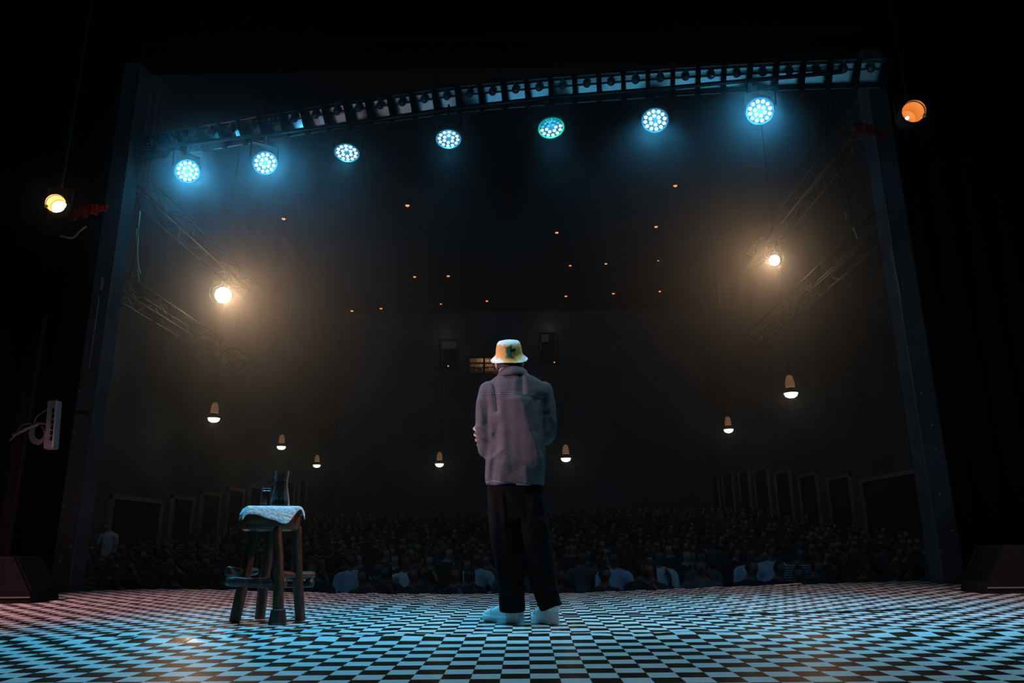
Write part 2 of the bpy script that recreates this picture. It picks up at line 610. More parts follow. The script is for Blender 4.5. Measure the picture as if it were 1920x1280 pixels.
M_refl = mat('reflector_metal', (.42, .74, .84), .22, 1.0)
M_refl2 = mat('reflector_dull', (.20, .34, .40), .42, .9)
M_bulb = mat('dark_bulb_glass', (.05, .09, .11), .12, 0, spec=.8)
mid = bq[NC // 2]
border = world_empty('border_light', mid, 'long arched strip light of open dark compartments above the LED par cans', 'strip light')
HH = .150; DP = .17
def bframe(i):
    a, b = bq[i], bq[i + 1]
    t = (b - a).normalized()
    toward = Vector((0, -1, -.75)).normalized()
    n_ = (toward - t * toward.dot(t)).normalized()
    u = t.cross(n_).normalized()
    if u.z < 0: u = -u
    return a, b, t, n_, u
for i in range(NC):
    a, b, t, n_, u = bframe(i)
    c = (a + b) / 2; w = (b - a).length
    R = Matrix((t, n_, u)).transposed()
    g = G()
    g.box(c - n_ * DP, (w, .012, 2 * HH + .02), R)
    g.box(c + u * (HH + .006) - n_ * DP / 2, (w, DP, .012), R)
    g.box(c - u * (HH + .006) - n_ * DP / 2, (w, DP, .012), R)
    g.build('housing', M_metal_black, border)
    g = G()     # faceted reflector
    def strip(z0, d0, z1, d1, m):
        x = w / 2 - .026
        g.add([c - t * x + u * z0 - n_ * d0, c + t * x + u * z0 - n_ * d0, c + t * x + u * z1 - n_ * d1, c - t * x + u * z1 - n_ * d1], [(0, 1, 2, 3)], m)
    strip(HH - .004, .03, .112, .088, 0)
    strip(.112, .088, .058, .097, 1)
    strip(.058, .097, .030, .128, 0)
    strip(.030, .128, -.100, .148, 1)
    strip(-.100, .148, -HH + .004, .05, 0)
    g.build('reflector', [M_refl2, M_refl], border)
    g = G()
    bc = c + u * .055 - n_ * .05
    g.ball(bc, .050, 14)
    g.tube([bc + u * .04, bc + u * .09], .024, 10)
    g.build('bulb', M_bulb, border, True)
    for sg in (1, -1):
        g = G()
        g.box(c + u * sg * (HH + .004) + n_ * .004, (w - .07, .008, .010), R)
        g.build('rim', mat('rim_metal', (.28, .30, .32), .3, .9), border)
for i in range(NC + 1):
    a, b, t, n_, u = bframe(min(i, NC - 1))
    c = bq[i]
    R = Matrix((t, n_, u)).transposed()
    g = G(); g.box(c - n_ * (DP / 2 - .012), (.048, DP + .03, 2 * HH + .03), R)
    g.build('divider', M_black, border)
g = G()
for i in (2, 10, 18, 26, 34):
    c = bq[i]
    g.tube([c + Vector((0, .05, HH)), Vector((c.x, c.y + .05, 9.6))], .006, 5)
g.build('hanging_cable', M_black, border)

# ------------------------------------------------------------------ warm can lamps at both ends
M_gold = mat('amber_lacquer_inside', (.78, .42, .15), .45, .15)
M_can = mat('can_black', (.02, .02, .02), .5)
M_filament = mat('lit_lamp_glass', (1, .9, .75), .3, emit=(1.0, .82, .58), estr=3.0)
M_gel = mat('gel_frame', (.55, .30, .10), .4, .4)
def can_lamp(px, py, Y, aim, label, power, rad, clip_ang, big):
    p = at(px, py, Y)
    root = empty('can_lamp', p, label, 'stage light', 'warm can lamps at the ends of the rig')
    Mx = frame_to(p, aim); root.rotation_euler = Mx.to_euler()
    g = G(); r = rad
    g.lathe([(r * .985, .0), (r, 0), (r + .004, .0), (r + .004, .26), (r * .7, .34), (r * .3, .36), (.001, .36)], 28)
    g.build('housing', M_can, root, True)
    g = G()
    g.lathe([(r * .98, .003), (r * .98, .20), (r * .80, .285), (r * .4, .32), (.001, .33)], 28)
    g.build('inner_wall', M_gold, root, True)
    g = G(); g.lathe([(r * .93, .035), (r * .98, .028), (r * .98, .045), (r * .93, .045), (r * .93, .035)], 28)
    g.build('retaining_ring', M_can, root, True)
    g = G()
    if big:
        g.lathe([(r * .78, .235), (r * .6, .205), (r * .3, .19), (.001, .187)], 24)
    else:
        g.ball((0, 0, .24), (r * .16, r * .16, r * .26), 12)
    g.build('lamp', M_filament, root, True)
    if big:
        g = G()
        g.box((0, 0, .185), (.004, r * 1.5, .004)); g.box((r * .1, .0, .186), (r * .5, .004, .004))
        g.build('lamp_guard', M_black, root)
    g = G()
    a = clip_ang
    g.box((r * .93 * math.cos(a), r * .93 * math.sin(a), -.006), (.038, .026, .03), Matrix.Rotation(a, 3, 'Z'), bev=.004)
    g.build('gel_clip', mat('bright_clip', (.85, .75, .62), .3, .2), root)
    g = G()
    Ri = Mx.to_3x3().inverted(); up = Ri @ Vector((0, 0, 1)); ax = Vector((1, 0, 0))
    up = (up - ax * up.dot(ax)).normalized(); base = Vector((0, 0, .16))
    g.tube([base + ax * (r + .015), base + ax * (r + .02) + up * .22, base - ax * (r + .02) + up * .22, base - ax * (r + .015)], .010, 6)
    g.tube([base + up * .22, base + up * .6], .012, 6)
    q0 = base + up * .6; g.tube([q0, q0 + Ri @ Vector((0, 0, 9.4 - p.z))], .014, 6)
    g.build('yoke', M_can, root)
    l = lamp('can_glow', 'POINT', (0, 0, 0), None, power, (1, .58, .25), .03)
    l.parent = root; l.location = (0, 0, .155)
    return root
can_lamp(104.5, 381, 7.7, (-1.2, -2.0, 2.2), 'warm can lamp with glowing amber inside and white lamp, near the left pillar top', 1.5, .107, math.radians(-30), True)
can_lamp(1714, 208, 7.3, (2.6, -1.5, 3.0), 'dim amber can lamp high on the right, beyond the right pillar', .42, .125, math.radians(215), False)

# red cloth swag beside the left can lamp
M_red = mat('dark_red_cloth', (.45, .03, .02), .9, var=.5, scale=30, stretch=(1, 1, .25))
def swag(pts, Y, nm, label):
    g = G(); n = 26; m_ = 7
    vs = []
    for i in range(n + 1):
        t = i / n
        x0 = pts[0][0] + (pts[1][0] - pts[0][0]) * t; y0 = pts[0][1] + (pts[1][1] - pts[0][1]) * t
        hgt = pts[2] * (.6 + .5 * math.sin(math.pi * min(1, t * 1.2)) + .15 * wave(t * 6, 2.2))
        for j in range(m_ + 1):
            s = j / m_
            p = at(x0 + 6 * s * math.sin(i * .9), y0 - hgt * (1 - s) + 2 * math.sin(i * 1.7), Y + .05 * math.sin(i * 1.9 + s * 2))
            vs.append(p)
    fs = [(i * (m_ + 1) + j, (i + 1) * (m_ + 1) + j, (i + 1) * (m_ + 1) + j + 1, i * (m_ + 1) + j + 1) for i in range(n) for j in range(m_)]
    g.add(vs, fs)
    o = g.build(nm, M_red, smooth='all')
    md = o.modifiers.new('t', 'SOLIDIFY'); md.thickness = .012
    tag(o, label, 'curtain')
swag(((132, 414), (204, 394), 20), 7.95, 'red_swag', 'dark red cloth swag just right of the glowing left can lamp')
swag(((1596, 246), (1668, 262), 18), 8.2, 'red_swag', 'barely lit red cloth swag high on the right beside the right can lamp')

# ------------------------------------------------------------------ the two bright profile spots in the house
M_spot = mat('spot_lens_lit', (1, .9, .8), .3, emit=(1.0, .80, .52), estr=60.0)
P_TRUSS = 1.15      # truss centre above the lens
def profile_spot(px, py, Y, aim, label, power, r=.22):
    p = at(px, py, Y)
    root = empty('profile_spot', p, label, 'stage light', 'bright front spots in the house')
    Mx = frame_to(p, aim); root.rotation_euler = Mx.to_euler()
    g = G()
    g.lathe([(r, 0), (r + .03, 0), (r + .03, .30), (r - .02, .34), (r - .02, .9), (r + .06, .95), (r + .06, 1.35), (.05, 1.42)], 20)
    g.build('barrel', M_can, root, True)
    g = G(); g.lathe([(r, .01), (r * .6, -.035), (.001, -.05)], 20)
    g.build('lens', M_spot, root, True)
    g = G()
    Ri = Mx.to_3x3().inverted(); up = Ri @ Vector((0, 0, 1)); ax = Vector((1, 0, 0))
    up = (up - ax * up.dot(ax)).normalized(); base = Vector((0, 0, .7))
    g.tube([base + ax * (r + .05), base + ax * (r + .05) + up * .45, base - ax * (r + .05) + up * .45, base - ax * (r + .05)], .02, 6)
    hz0 = P_TRUSS - .225 - (Mx @ base - p).z
    g.tube([base + up * .2, base + Ri @ Vector((0, 0, hz0))], .025, 6)
    g.tube([base + Ri @ Vector((-.27, 0, hz0)), base + Ri @ Vector((.27, 0, hz0))], .03, 6)
    g.build('yoke', M_can, root)
    l = lamp('front_beam', 'SPOT', (0, 0, 0), None, power, (1.0, .52, .24), .16, 20, .6)
    l.parent = root; l.location = (0, 0, -.08)
    return p
SPL = profile_spot(418.5, 553, 21.5, (0.2, 4.7, 1.5), 'bright warm spotlight with a big glow at the left side of the house', FRONT_POWER * 1.5, .235)
SPR = profile_spot(1452, 488, 21.5, (0.0, 4.8, 1.5), 'bright warm spotlight with a smaller glow at the right side of the house', FRONT_POWER * 1.0, .155)

# side trusses that carry them
M_alu = mat('dull_aluminium', (.022, .022, .024), .6, .3)
def truss(a, b, label, n=14, w=.45):
    a, b = Vector(a), Vector(b)
    root = world_empty('lighting_truss', (a + b) / 2, label, 'truss', 'lighting trusses along the house walls')
    t = (b - a).normalized(); sd = Vector((0, 0, 1)).cross(t).normalized(); up = t.cross(sd)
    offs = [sd * w / 2 + up * w / 2, -sd * w / 2 + up * w / 2, sd * w / 2 - up * w / 2, -sd * w / 2 - up * w / 2]
    for o_ in offs:
        g = G(); g.tube([a + o_, b + o_], .03, 8); g.build('chord', M_alu, root, True)
    for i in range(n):
        g = G()
        p, q = a.lerp(b, i / n), a.lerp(b, (i + 1) / n)
        for k, (u, v) in enumerate(((0, 1), (1, 3), (3, 2), (2, 0))):
            g.tube([p + offs[u if i % 2 else v], q + offs[v if i % 2 else u]], .016, 5)
        g.build('brace', M_alu, root)
    return root
for s, P, nm in ((-1, SPL, 'left'), (1, SPR, 'right')):
    tz = P.z + P_TRUSS
    truss((P.x + s * .30, 12.5, tz), (P.x + s * .30, 24.5, tz), 'upper lighting truss along the %s side of the house, holding the bright spot' % nm)
    truss((P.x + s * .4, 13.5, tz - 2.6), (P.x + s * .4, 25.5, tz - 2.6), 'lower lighting truss along the %s side of the house, below the bright spot' % nm)

# ------------------------------------------------------------------ wall and balcony lamps of the house
M_lampglass = mat('lamp_glass_lit', (1, .95, .8), .3, emit=(1.0, .90, .66), estr=2.6)
M_amber = mat('amber_neck_lit', (.6, .35, .2), .5, emit=(.55, .27, .12), estr=.20)
M_capb = mat('lamp_cap', (.03, .028, .026), .5, .3)
def house_lamp(px, py, wpx, Y, label):
    p = at(px, py, Y)
    r = wpx / 2 / FPX * ((p - CAM_P).length)
    root = empty('bell_lamp', p, label, 'lamp', 'bell lamps hanging in the house')
    g = G()
    g.lathe([(r * 1.06, 0), (r * 1.06, r * .18), (r * .80, r * .55), (r * .62, r * .8), (r * .60, r * .62), (r * .78, r * .4), (r * .98, r * .1), (r * .98, 0), (r * 1.06, 0)], 24)
    g.build('shade_rim', M_capb, root, True)
    g = G()
    g.lathe([(r * .97, .0), (r * .80, -r * .42), (r * .45, -r * .62), (.001, -r * .68)], 24)
    g.build('glowing_bowl', M_lampglass, root, True)
    g = G()
    g.lathe([(r * .60, r * .85), (r * .66, r * 1.3), (r * .55, r * 2.0), (r * .40, r * 2.5), (.001, r * 2.7)], 20)
    g.build('amber_neck', M_amber, root, True)
    g = G(); g.tube([(0, 0, r * 2.6), (0, 0, CEIL - p.z)], .012, 6)
    g.build('cord', M_black, root)
    lamp('bell_glow', 'POINT', (p.x, p.y, p.z - r * .95), None, 2.0, (1, .72, .42), r * .3)
house_lamp(401, 784, 21, 23.6, 'bell lamp with bright oval bowl, largest of three on the left')
house_lamp(527.5, 837, 16, 30.0, 'bell lamp on the left, above and right of the carafe, the middle one of three')
house_lamp(594, 871.5, 13.5, 35.0, 'bell lamp on the left, lowest and smallest of the three there')
house_lamp(824, 869.5, 16.5, 36.0, 'bell lamp hanging just left of the performer')
house_lamp(1061, 859, 19, 34.0, 'bell lamp hanging just right of the performer')
house_lamp(1366, 805, 17.5, 28.5, 'bell lamp on the right, lower one of two')
house_lamp(1483, 737, 24.5, 21.8, 'bell lamp on the right, upper and larger one of two')

# small orange downlights of the ceiling
M_dot = mat('orange_downlight_lit', (1, .5, .2), .4, emit=(1.0, .36, .12), estr=1.6)
DOTS = [(532, 408, 4.0, 'left end, above the bright left spot'), (764, 383, 4.4, 'alone above the left centre'), (1266, 346, 4.0, 'highest, towards the right'),
        (1230, 423, 3.6, 'below the highest one on the right'), (1044, 434, 3.6, 'just right of centre, alone in its row'),
        (1234, 487, 2.2, 'small faint one between two on the right'), (1136, 492.5, 3.0, 'middle of the row right of centre'), (1069, 496, 3.0, 'left of a pair right of centre'),
        (777.5, 517, 3.2, 'left of a pair left of centre'), (840.5, 515.5, 3.4, 'right of a pair left of centre'),
        (1237, 544.5, 2.8, 'right end of the rearmost right row'), (1150, 548.5, 3.0, 'middle of the rearmost right row'), (1061, 553.5, 3.0, 'left end of the rearmost right row'),
        (913, 562.5, 3.0, 'right end of the rearmost left row'), (827, 568, 2.6, 'third in the rearmost left row'), (714.5, 576.5, 3.0, 'second in the rearmost left row'), (660, 581, 3.2, 'left end of the rearmost left row')]
for px, py, r, where in DOTS:
    p = at_z(px, py, CEIL - .05)
    if p.y > BACK - .3:
        p = at(px, py, BACK - .3)
    rr = r / FPX * (p - CAM_P).length
    o = empty('downlight', p, 'tiny orange ceiling downlight, ' + where, 'downlight', 'orange ceiling downlights')
    g = G(); g.lathe([(rr * 1.15, .10), (rr * 1.15, -.05), (rr * .95, -.06), (rr * .95, .0)], 14)
    g.build('trim_ring', M_capb, o, True)
    g = G(); g.ball((0, 0, -.03), (rr * .93, rr * .93, rr * .75), 12)
    g.build('lamp', M_dot, o, True)
for px, py, where in ((840.5, 686, 'low left on the back wall beside the left booth window'), (1039.5, 679, 'low right on the back wall beside the right booth window')):
    p = at(px, py, BACK - .12)
    o = empty('pilot_light', p, 'pin-sized orange pilot light ' + where, 'lamp')
    g = G(); g.box((0, .06, 0), (.14, .1, .14), bev=.01); g.build('case', M_capb, o)
    g = G(); g.ball((0, 0, 0), .045, 10); g.build('lamp', M_dot, o, True)

# ------------------------------------------------------------------ projection room behind the back wall
M_booth = mat('booth_wall', (.30, .25, .20), .8, var=.3, scale=1.0)
M_crate = mat('pale_carton', (.62, .52, .40), .8, var=.15, scale=3)
M_shelfwood = mat('shelf_brown', (.25, .17, .11), .7, var=.3, scale=4)
for k, (x0, x1, z0, z1) in enumerate(OP):
    w, h = x1 - x0, z1 - z0
    root = world_empty('window_%d' % (k + 1), ((x0 + x1) / 2, BACK, z0))
    root['kind'] = 'structure'
    g = G()
    d = 1.6
    yb = BACK + .4
    g.box(((x0 + x1) / 2, yb + d, (z0 + z1) / 2), (w + 1.2, .1, h + 1.2))
    g.box((x0 - .6, yb + d / 2, (z0 + z1) / 2), (.1, d, h + 1.2)); g.box((x1 + .6, yb + d / 2, (z0 + z1) / 2), (.1, d, h + 1.2))
    g.box(((x0 + x1) / 2, yb + d / 2, z0 - .6), (w + 1.2, d, .1)); g.box(((x0 + x1) / 2, yb + d / 2, z1 + .6), (w + 1.2, d, .1))
    g.build('booth_room', M_booth, root)
    g = G()
    for c, dd in ((((x0 + x1) / 2, BACK - .02, z0), (w + .1, .1, .06)), (((x0 + x1) / 2, BACK - .02, z1), (w + .1, .1, .06)), ((x0, BACK - .02, (z0 + z1) / 2), (.06, .1, h)), ((x1, BACK - .02, (z0 + z1) / 2), (.06, .1, h))):
        g.box(c, dd)
    g.build('window_frame', M_leaf, root)
    if k == 1:
        a = at(907.5, 684, BACK).x
        g = G(); g.box((a, BACK + .15, (z0 + z1) / 2), (.12, .2, h)); g.build('mullion', M_black, root)
        for r in range(4):
            g = G(); g.box(((x0 + x1) / 2, yb + 1.3, z0 + .15 + r * .32), (w + .8, .5, .04)); g.build('shelf_board', M_shelfwood, root)
        random.seed(3)
        for r in range(4):
            x = x0 - .3
            while x < x1 + .2:
                bw = random.uniform(.22, .5); bh = random.uniform(.14, .27)
                g = G(); g.box((x + bw / 2, yb + 1.15, z0 + .17 + r * .32 + bh / 2), (bw - .03, .3, bh))
                g.build('carton', mat('carton_%d' % random.randint(0, 2), random.choice([(.34, .25, .17), (.27, .21, .16), (.42, .33, .24)]), .8), root)
                x += bw
        for (pa, pb) in (((883, 699.5), (892, 691.5)), ((894.5, 699.5), (904, 688.5))):
            p, q = at(*pa, BACK + .55), at(*pb, BACK + .55)
            g = G(); g.box(((p.x + q.x) / 2, BACK + .6, (p.z + q.z) / 2), (q.x - p.x, .3, q.z - p.z), bev=.01)
            g.build('pale_box', M_crate, root)
        lamp('booth_glow', 'POINT', ((x0 + x1) / 2 - .8, yb + .5, z1 + .35), None, 15, (1, .72, .44), .1)
    else:
        hh = h * (.30 if k == 0 else .26)
        g = G()
        if k == 0:
            g.box(((x0 + x1) / 2, BACK + .3, z1 - hh / 2), (w - .1, .05, hh)); 
            g.box((x0 + .18, BACK + .25, z0 + (h - hh) / 2), (.05, .05, h - hh))
        else:
            g.box((x0 + w * .28, BACK + .3, z1 - hh / 2), (w * .5, .05, hh))
            g.box((x0 + w * .06, BACK + .3, z1 - h * .28), (w * .12, .05, h * .5))
            g.box((x1 - .08, BACK + .25, (z0 + z1) / 2), (.05, .05, h))
        g.build('blind', mat('tan_blind', (.40, .36, .33), .85), root)
        g = G(); g.box(((x0 + x1) / 2, yb + .6, (z0 + z1) / 2), (w + .3, .05, h + .3)); g.build('backing', M_leaf, root)
        lamp('booth_glow', 'POINT', ((x0 + x1) / 2, BACK - .9, z1 + .1), None, 1.6, (1, .78, .6), .05)

# ------------------------------------------------------------------ doors along the side walls
LD = [(205, 925, 302, 938), (320, 926, 361, 933), (376, 919, 411, 926.5), (425, 911.5, 455, 918), (466, 906, 491, 912.5), (503, 902, 523, 907), (534, 898, 551, 902.5), (560, 895, 574, 899)]
RD = [(1616, 897, 1727, 879), (1553, 896, 1596, 886), (1499, 892, 1533, 882), (1454, 885, 1482, 877), (1415, 882, 1441, 874), (1386, 883, 1405, 876), (1356, 886, 1374, 880), (1332, 889, 1347, 884)]
dn = 0
for s, lst in ((-1, LD), (1, RD)):
    for (x0, y0, x1, y1) in lst:
        dn += 1
        a = at_x(x0, y0, s * HX); b = at_x(x1, y1, s * HX)
        if b.y < a.y: a, b = b, a
        zt = (a.z + b.z) / 2
        zb = hall_z((a.y + b.y) / 2)
        root = world_empty('door_%d' % dn, (s * HX, (a.y + b.y) / 2, zb)); root['kind'] = 'structure'
        xi = s * (HX - .05)
        jw = .13
        for yy in (a.y + jw / 2, b.y - jw / 2):
            g = G(); g.box((xi, yy, (zt + zb) / 2), (.12, jw, zt - zb)); g.build('door_jamb', M_frame, root)
        g = G(); g.box((xi, (a.y + b.y) / 2, zt - jw / 2), (.13, b.y - a.y, jw)); g.build('door_head', M_frame, root)
        nl = 2 if b.y - a.y > 2.4 else 1
        for k in range(nl):
            y0_ = a.y + jw + (b.y - a.y - 2 * jw) * k / nl; y1_ = a.y + jw + (b.y - a.y - 2 * jw) * (k + 1) / nl
            g = G(); g.box((xi + s * .02, (y0_ + y1_) / 2, (zt + zb) / 2 - .06), (.05, y1_ - y0_ - .02, zt - zb - .12)); g.build('door_leaf', M_leaf, root)
            g = G(); g.box((xi - s * .03, y1_ - .12, zb + 1.05), (.05, .03, .22)); g.build('door_handle', M_alu, root)

# ------------------------------------------------------------------ audience
M_skins = [mat('skin_light', (.50, .32, .24), .6), mat('skin_tan', (.36, .21, .15), .6), mat('skin_brown', (.20, .11, .075), .6)]
M_hair = mat('dark_hair', (.015, .012, .010), .7)
M_pants = mat('dark_trousers', (.018, .020, .028), .9)
SHIRTS = {
    'charcoal': (.030, .031, .034), 'navy': (.020, .026, .05), 'brown': (.07, .045, .03), 'maroon': (.10, .025, .025), 'olive': (.05, .052, .03),
    'grey': (.11, .11, .115), 'pale blue': (.55, .64, .74), 'white': (.74, .75, .77)}
SM = {k: mat('shirt_' + k.replace(' ', '_'), c, .85, var=.15, scale=10) for k, c in SHIRTS.items()}
M_stripe = mat('striped_knit', (.45, .52, .58), .85)
_n = M_stripe.node_tree
_tc = _n.nodes.new('ShaderNodeTexCoord'); _wv = _n.nodes.new('ShaderNodeTexWave'); _rp = _n.nodes.new('ShaderNodeValToRGB')
_wv.bands_direction = 'Z'; _wv.inputs['Scale'].default_value = 9
_rp.color_ramp.interpolation = 'CONSTANT'; _rp.color_ramp.elements[1].position = .5
_rp.color_ramp.elements[0].color = (.03, .035, .05, 1); _rp.color_ramp.elements[1].color = (.45, .52, .58, 1)
_n.links.new(_tc.outputs['Object'], _wv.inputs[0]); _n.links.new(_wv.outputs['Fac'], _rp.inputs[0])
_n.links.new(_rp.outputs[0], _n.nodes['Principled BSDF'].inputs['Base Color'])

def seated(variant):
    g = G()
    g.tube([(0, 0, .50), (0, .04, .75), (0, .02, .98)], [.155, .165, .16], 12, round_ends=True, flat=.8)
    g.tube([(-.17, .02, 1.0), (.17, .02, 1.0)], [.075, .075], 10, round_ends=True)
    g.tube([(0, .0, 1.02), (0, -.03, 1.14)], [.06, .055], 10)
    g.ball((0, -.045, 1.245), (.078, .098, .118), 14)
    g.ball((0, -.145, 1.225), (.016, .022, .026), 8)
    for s in (-1, 1):
        g.ball((s * .08, -.03, 1.235), (.014, .022, .034), 8)
        g.tube([(s * .09, -.02, .50), (s * .12, -.46, .50)], [.09, .07], 10, round_ends=True)
        g.tube([(s * .12, -.46, .49), (s * .12, -.46, .10)], [.065, .045], 10, round_ends=True)
        g.tube([(s * .12, -.44, .05), (s * .12, -.62, .035)], [.045, .035], 8, round_ends=True)
        if variant == 0:
            g.tube([(s * .22, .02, .98), (s * .26, -.02, .70), (s * .16, -.24, .60), (s * .10, -.34, .60)], [.062, .052, .042, .036], 8, round_ends=True)
        elif variant == 1:
            g.tube([(s * .22, .02, .98), (s * .27, -.06, .73), (-s * .05, -.22, .76)], [.062, .052, .04], 8, round_ends=True)
        else:
            if s == 1:
                g.tube([(.22, .02, .98), (.24, -.14, .74), (.06, -.18, 1.06)], [.062, .052, .036], 8, round_ends=True)
            else:
                g.tube([(-.22, .02, .98), (-.26, -.02, .70), (.05, -.24, .66)], [.062, .052, .04], 8, round_ends=True)
    if variant == 2:
        g.tube([(0, .05, 1.28), (0, .09, 1.1), (0, .10, .95)], [.09, .085, .06], 10, round_ends=True)
    me = remeshed(g, .030, 3)
    me.name = 'spectator'
    idx = []
    for p in me.polygons:
        x, y, z = p.center
        r = math.hypot(x, y + .045)
        if z > 1.10 and (z > 1.29 or (y > -.05 and z > 1.15) or (abs(x) > .058 and z > 1.20) or (variant == 2 and y > .0)): k = 3
        elif variant == 2 and y > .095 and z > .92: k = 3
        elif z > 1.085: k = 0
        elif z < .09: k = 3
        elif z < .60 and (y < -.12 and abs(x) < .22 and z < .57 or z < .5): k = 2
        elif variant == 0 and y < -.26 and z > .56 and abs(x) < .17: k = 0
        elif variant == 2 and y < -.12 and .88 < z and abs(x) < .14: k = 0
        else: k = 1
        idx.append(k)
    for m_ in (M_skins[0], SM['charcoal'], M_pants, M_hair):
        me.materials.append(m_)
    me.polygons.foreach_set('material_index', idx)
    return me
SEATED = [seated(v) for v in range(3)]
M_bench = mat('dark_bench_wood', (.025, .018, .014), .6)
rng = random.Random(11)
def spectator(x, y, shirt, skin, var, label, sc=1.0, rz=0.0, group='seated audience in the dark house'):
    o = bpy.data.objects.new('person', SEATED[var])
    C.objects.link(o)
    o.location = (x, y, hall_z(y)); o.rotation_euler = (0, 0, rz); o.scale = (sc, sc, sc)
    for k, m_ in ((0, M_skins[skin]), (1, M_stripe if shirt == 'striped' else SM[shirt])):
        o.material_slots[k].link = 'OBJECT'; o.material_slots[k].material = m_
    tag(o, label, 'person', group)
    return o
SPECIAL = [(660, 12.2, 'pale blue', 0, 'spectator whose pale blue shoulder shows low, right of the stool'),
           (763, 11.8, 'white', 0, 'spectator in a white shirt at the stage edge, two light shoulders round a dark head'),
           (893, 12.2, 'pale blue', 1, 'spectator in a pale blue top just left of the performer at the stage edge'),
           (1093, 12.4, 'grey', 1, 'spectator in a grey top just right of the performer at the stage edge'),
           (1152, 12.0, 'pale blue', 1, 'spectator in a light blue shirt right of the performer, arms folded'),
           (1237, 12.2, 'white', 2, 'spectator in a white shirt at the stage edge, one hand raised to the chin'),
           (1411, 12.6, 'pale blue', 0, 'spectator in a plain pale blue top, first of the three light tops on the right'),
           (1450, 13.3, 'pale blue', 1, 'spectator in a light blue top next to the striped one'),
           (1500, 12.6, 'striped', 0, 'spectator in a striped knit top near the highlight strip on the stage edge')]
special_xy = []
for px, Y, sh, v, lab in SPECIAL:
    x = at(px, 1080, Y).x
    special_xy.append((x, Y))
    spectator(x, Y, sh, 2, v, lab, 1.06, rng.uniform(-.15, .15), 'light tops in the front rows')
NOTE = {'charcoal': 'charcoal', 'navy': 'navy', 'brown': 'brown', 'maroon': 'dark red', 'olive': 'olive', 'grey': 'grey'}
people = []
rows = []
Y = 10.1
while Y < 34:
    lim = min(10.3, .60 * Y)
    rows.append((Y, lim))
    x = -lim + rng.uniform(0, .3)
    while x < lim:
        if rng.random() < .84 and all(abs(x - a) > .42 or abs(Y - b) > .55 for a, b in special_xy):
            people.append((x + rng.uniform(-.06, .06), Y + rng.uniform(-.07, .07), rng.choice(['charcoal', 'charcoal', 'navy', 'navy', 'brown', 'maroon', 'olive', 'grey']), rng.choice([0, 0, 1, 1, 2]), rng.randint(0, 2), rng.uniform(.94, 1.05), rng.uniform(-.3, .3)))
        x += .62
    Y += 1.0
people.sort(key=lambda p: p[1])
ORD = 'first second third fourth fifth sixth seventh eighth ninth tenth eleventh twelfth thirteenth fourteenth fifteenth sixteenth seventeenth eighteenth nineteenth twentieth'.split()
def ordinal(n):
    return ORD[n] if n < 20 else '%d%s' % (n + 1, {1: 'st', 2: 'nd', 3: 'rd'}.get((n + 1) % 10, 'th'))
for ri, (Yr, lim) in enumerate(rows):
    inrow = sorted(p for p in people[:280] if abs(p[1] - Yr) < .3)
    m_ = len(inrow)
    for i, (x, y, sh, sk, v, sc, rz) in enumerate(inrow):
        where = '%s from the left' % ordinal(i) if i < m_ / 2 else ('%s from the right' % ordinal(m_ - 1 - i))
        spectator(x, y, sh, 2 if ri < 3 else sk, v, 'spectator in %s top, %s in the %s audience row' % (NOTE[sh], where, ordinal(ri)), sc, rz)
crowd_v = []; crowd_f = []; crowd_m = []
CM = [M_skins[0], M_skins[1], M_skins[2]] + [SM[k] for k in ('charcoal', 'navy', 'brown', 'maroon', 'olive', 'grey')] + [M_pants, M_hair]
CI = {k: 3 + i for i, k in enumerate(('charcoal', 'navy', 'brown', 'maroon', 'olive', 'grey'))}
CROWD_SRC = []
for me in SEATED:
    CROWD_SRC.append(([tuple(v.co) for v in me.vertices], [tuple(p.vertices) for p in me.polygons], [p.material_index for p in me.polygons]))
for (x, y, sh, sk, v, sc, rz) in people[280:]:
    vs, fs, ms = CROWD_SRC[v]
    n = len(crowd_v); c, s = math.cos(rz) * sc, math.sin(rz) * sc; z0 = hall_z(y)
    crowd_v += [(x + a * c - b * s, y + a * s + b * c, z0 + d * sc) for a, b, d in vs]
    crowd_f += [tuple(i + n for i in f) for f in fs]
    mp = {0: sk, 1: CI[sh], 2: 9, 3: 10}
    crowd_m += [mp[m_] for m_ in ms]
me = bpy.data.meshes.new('audience_crowd'); me.from_pydata(crowd_v, [], crowd_f)
for m_ in CM: me.materials.append(m_)
me.polygons.foreach_set('material_index', crowd_m); me.polygons.foreach_set('use_smooth', [True] * len(crowd_f))
o = bpy.data.objects.new('audience_crowd', me); C.objects.link(o)
tag(o, 'rear rows of seated spectators lost in the dark', 'crowd', kind='stuff')
for ri, (Y, lim) in enumerate(rows):
    z = hall_z(Y)
    b = empty('bench', (0, Y, z), 'long dark bench under the %s audience row from the stage' % ordinal(ri), 'bench', 'bench rows of the house')
    g = G(); g.box((0, -.02, .325), (2 * lim + .6, .42, .05), bev=.01); g.build('seat', M_bench, b)
    g = G(); g.box((0, .30, .62), (2 * lim + .6, .05, .42), bev=.01); g.build('backrest', M_bench, b)
    for k in range(5):
        g = G(); g.box((-lim + 2 * lim * k / 4, .12, .30), (.06, .36, .62)); g.build('support', M_bench, b)

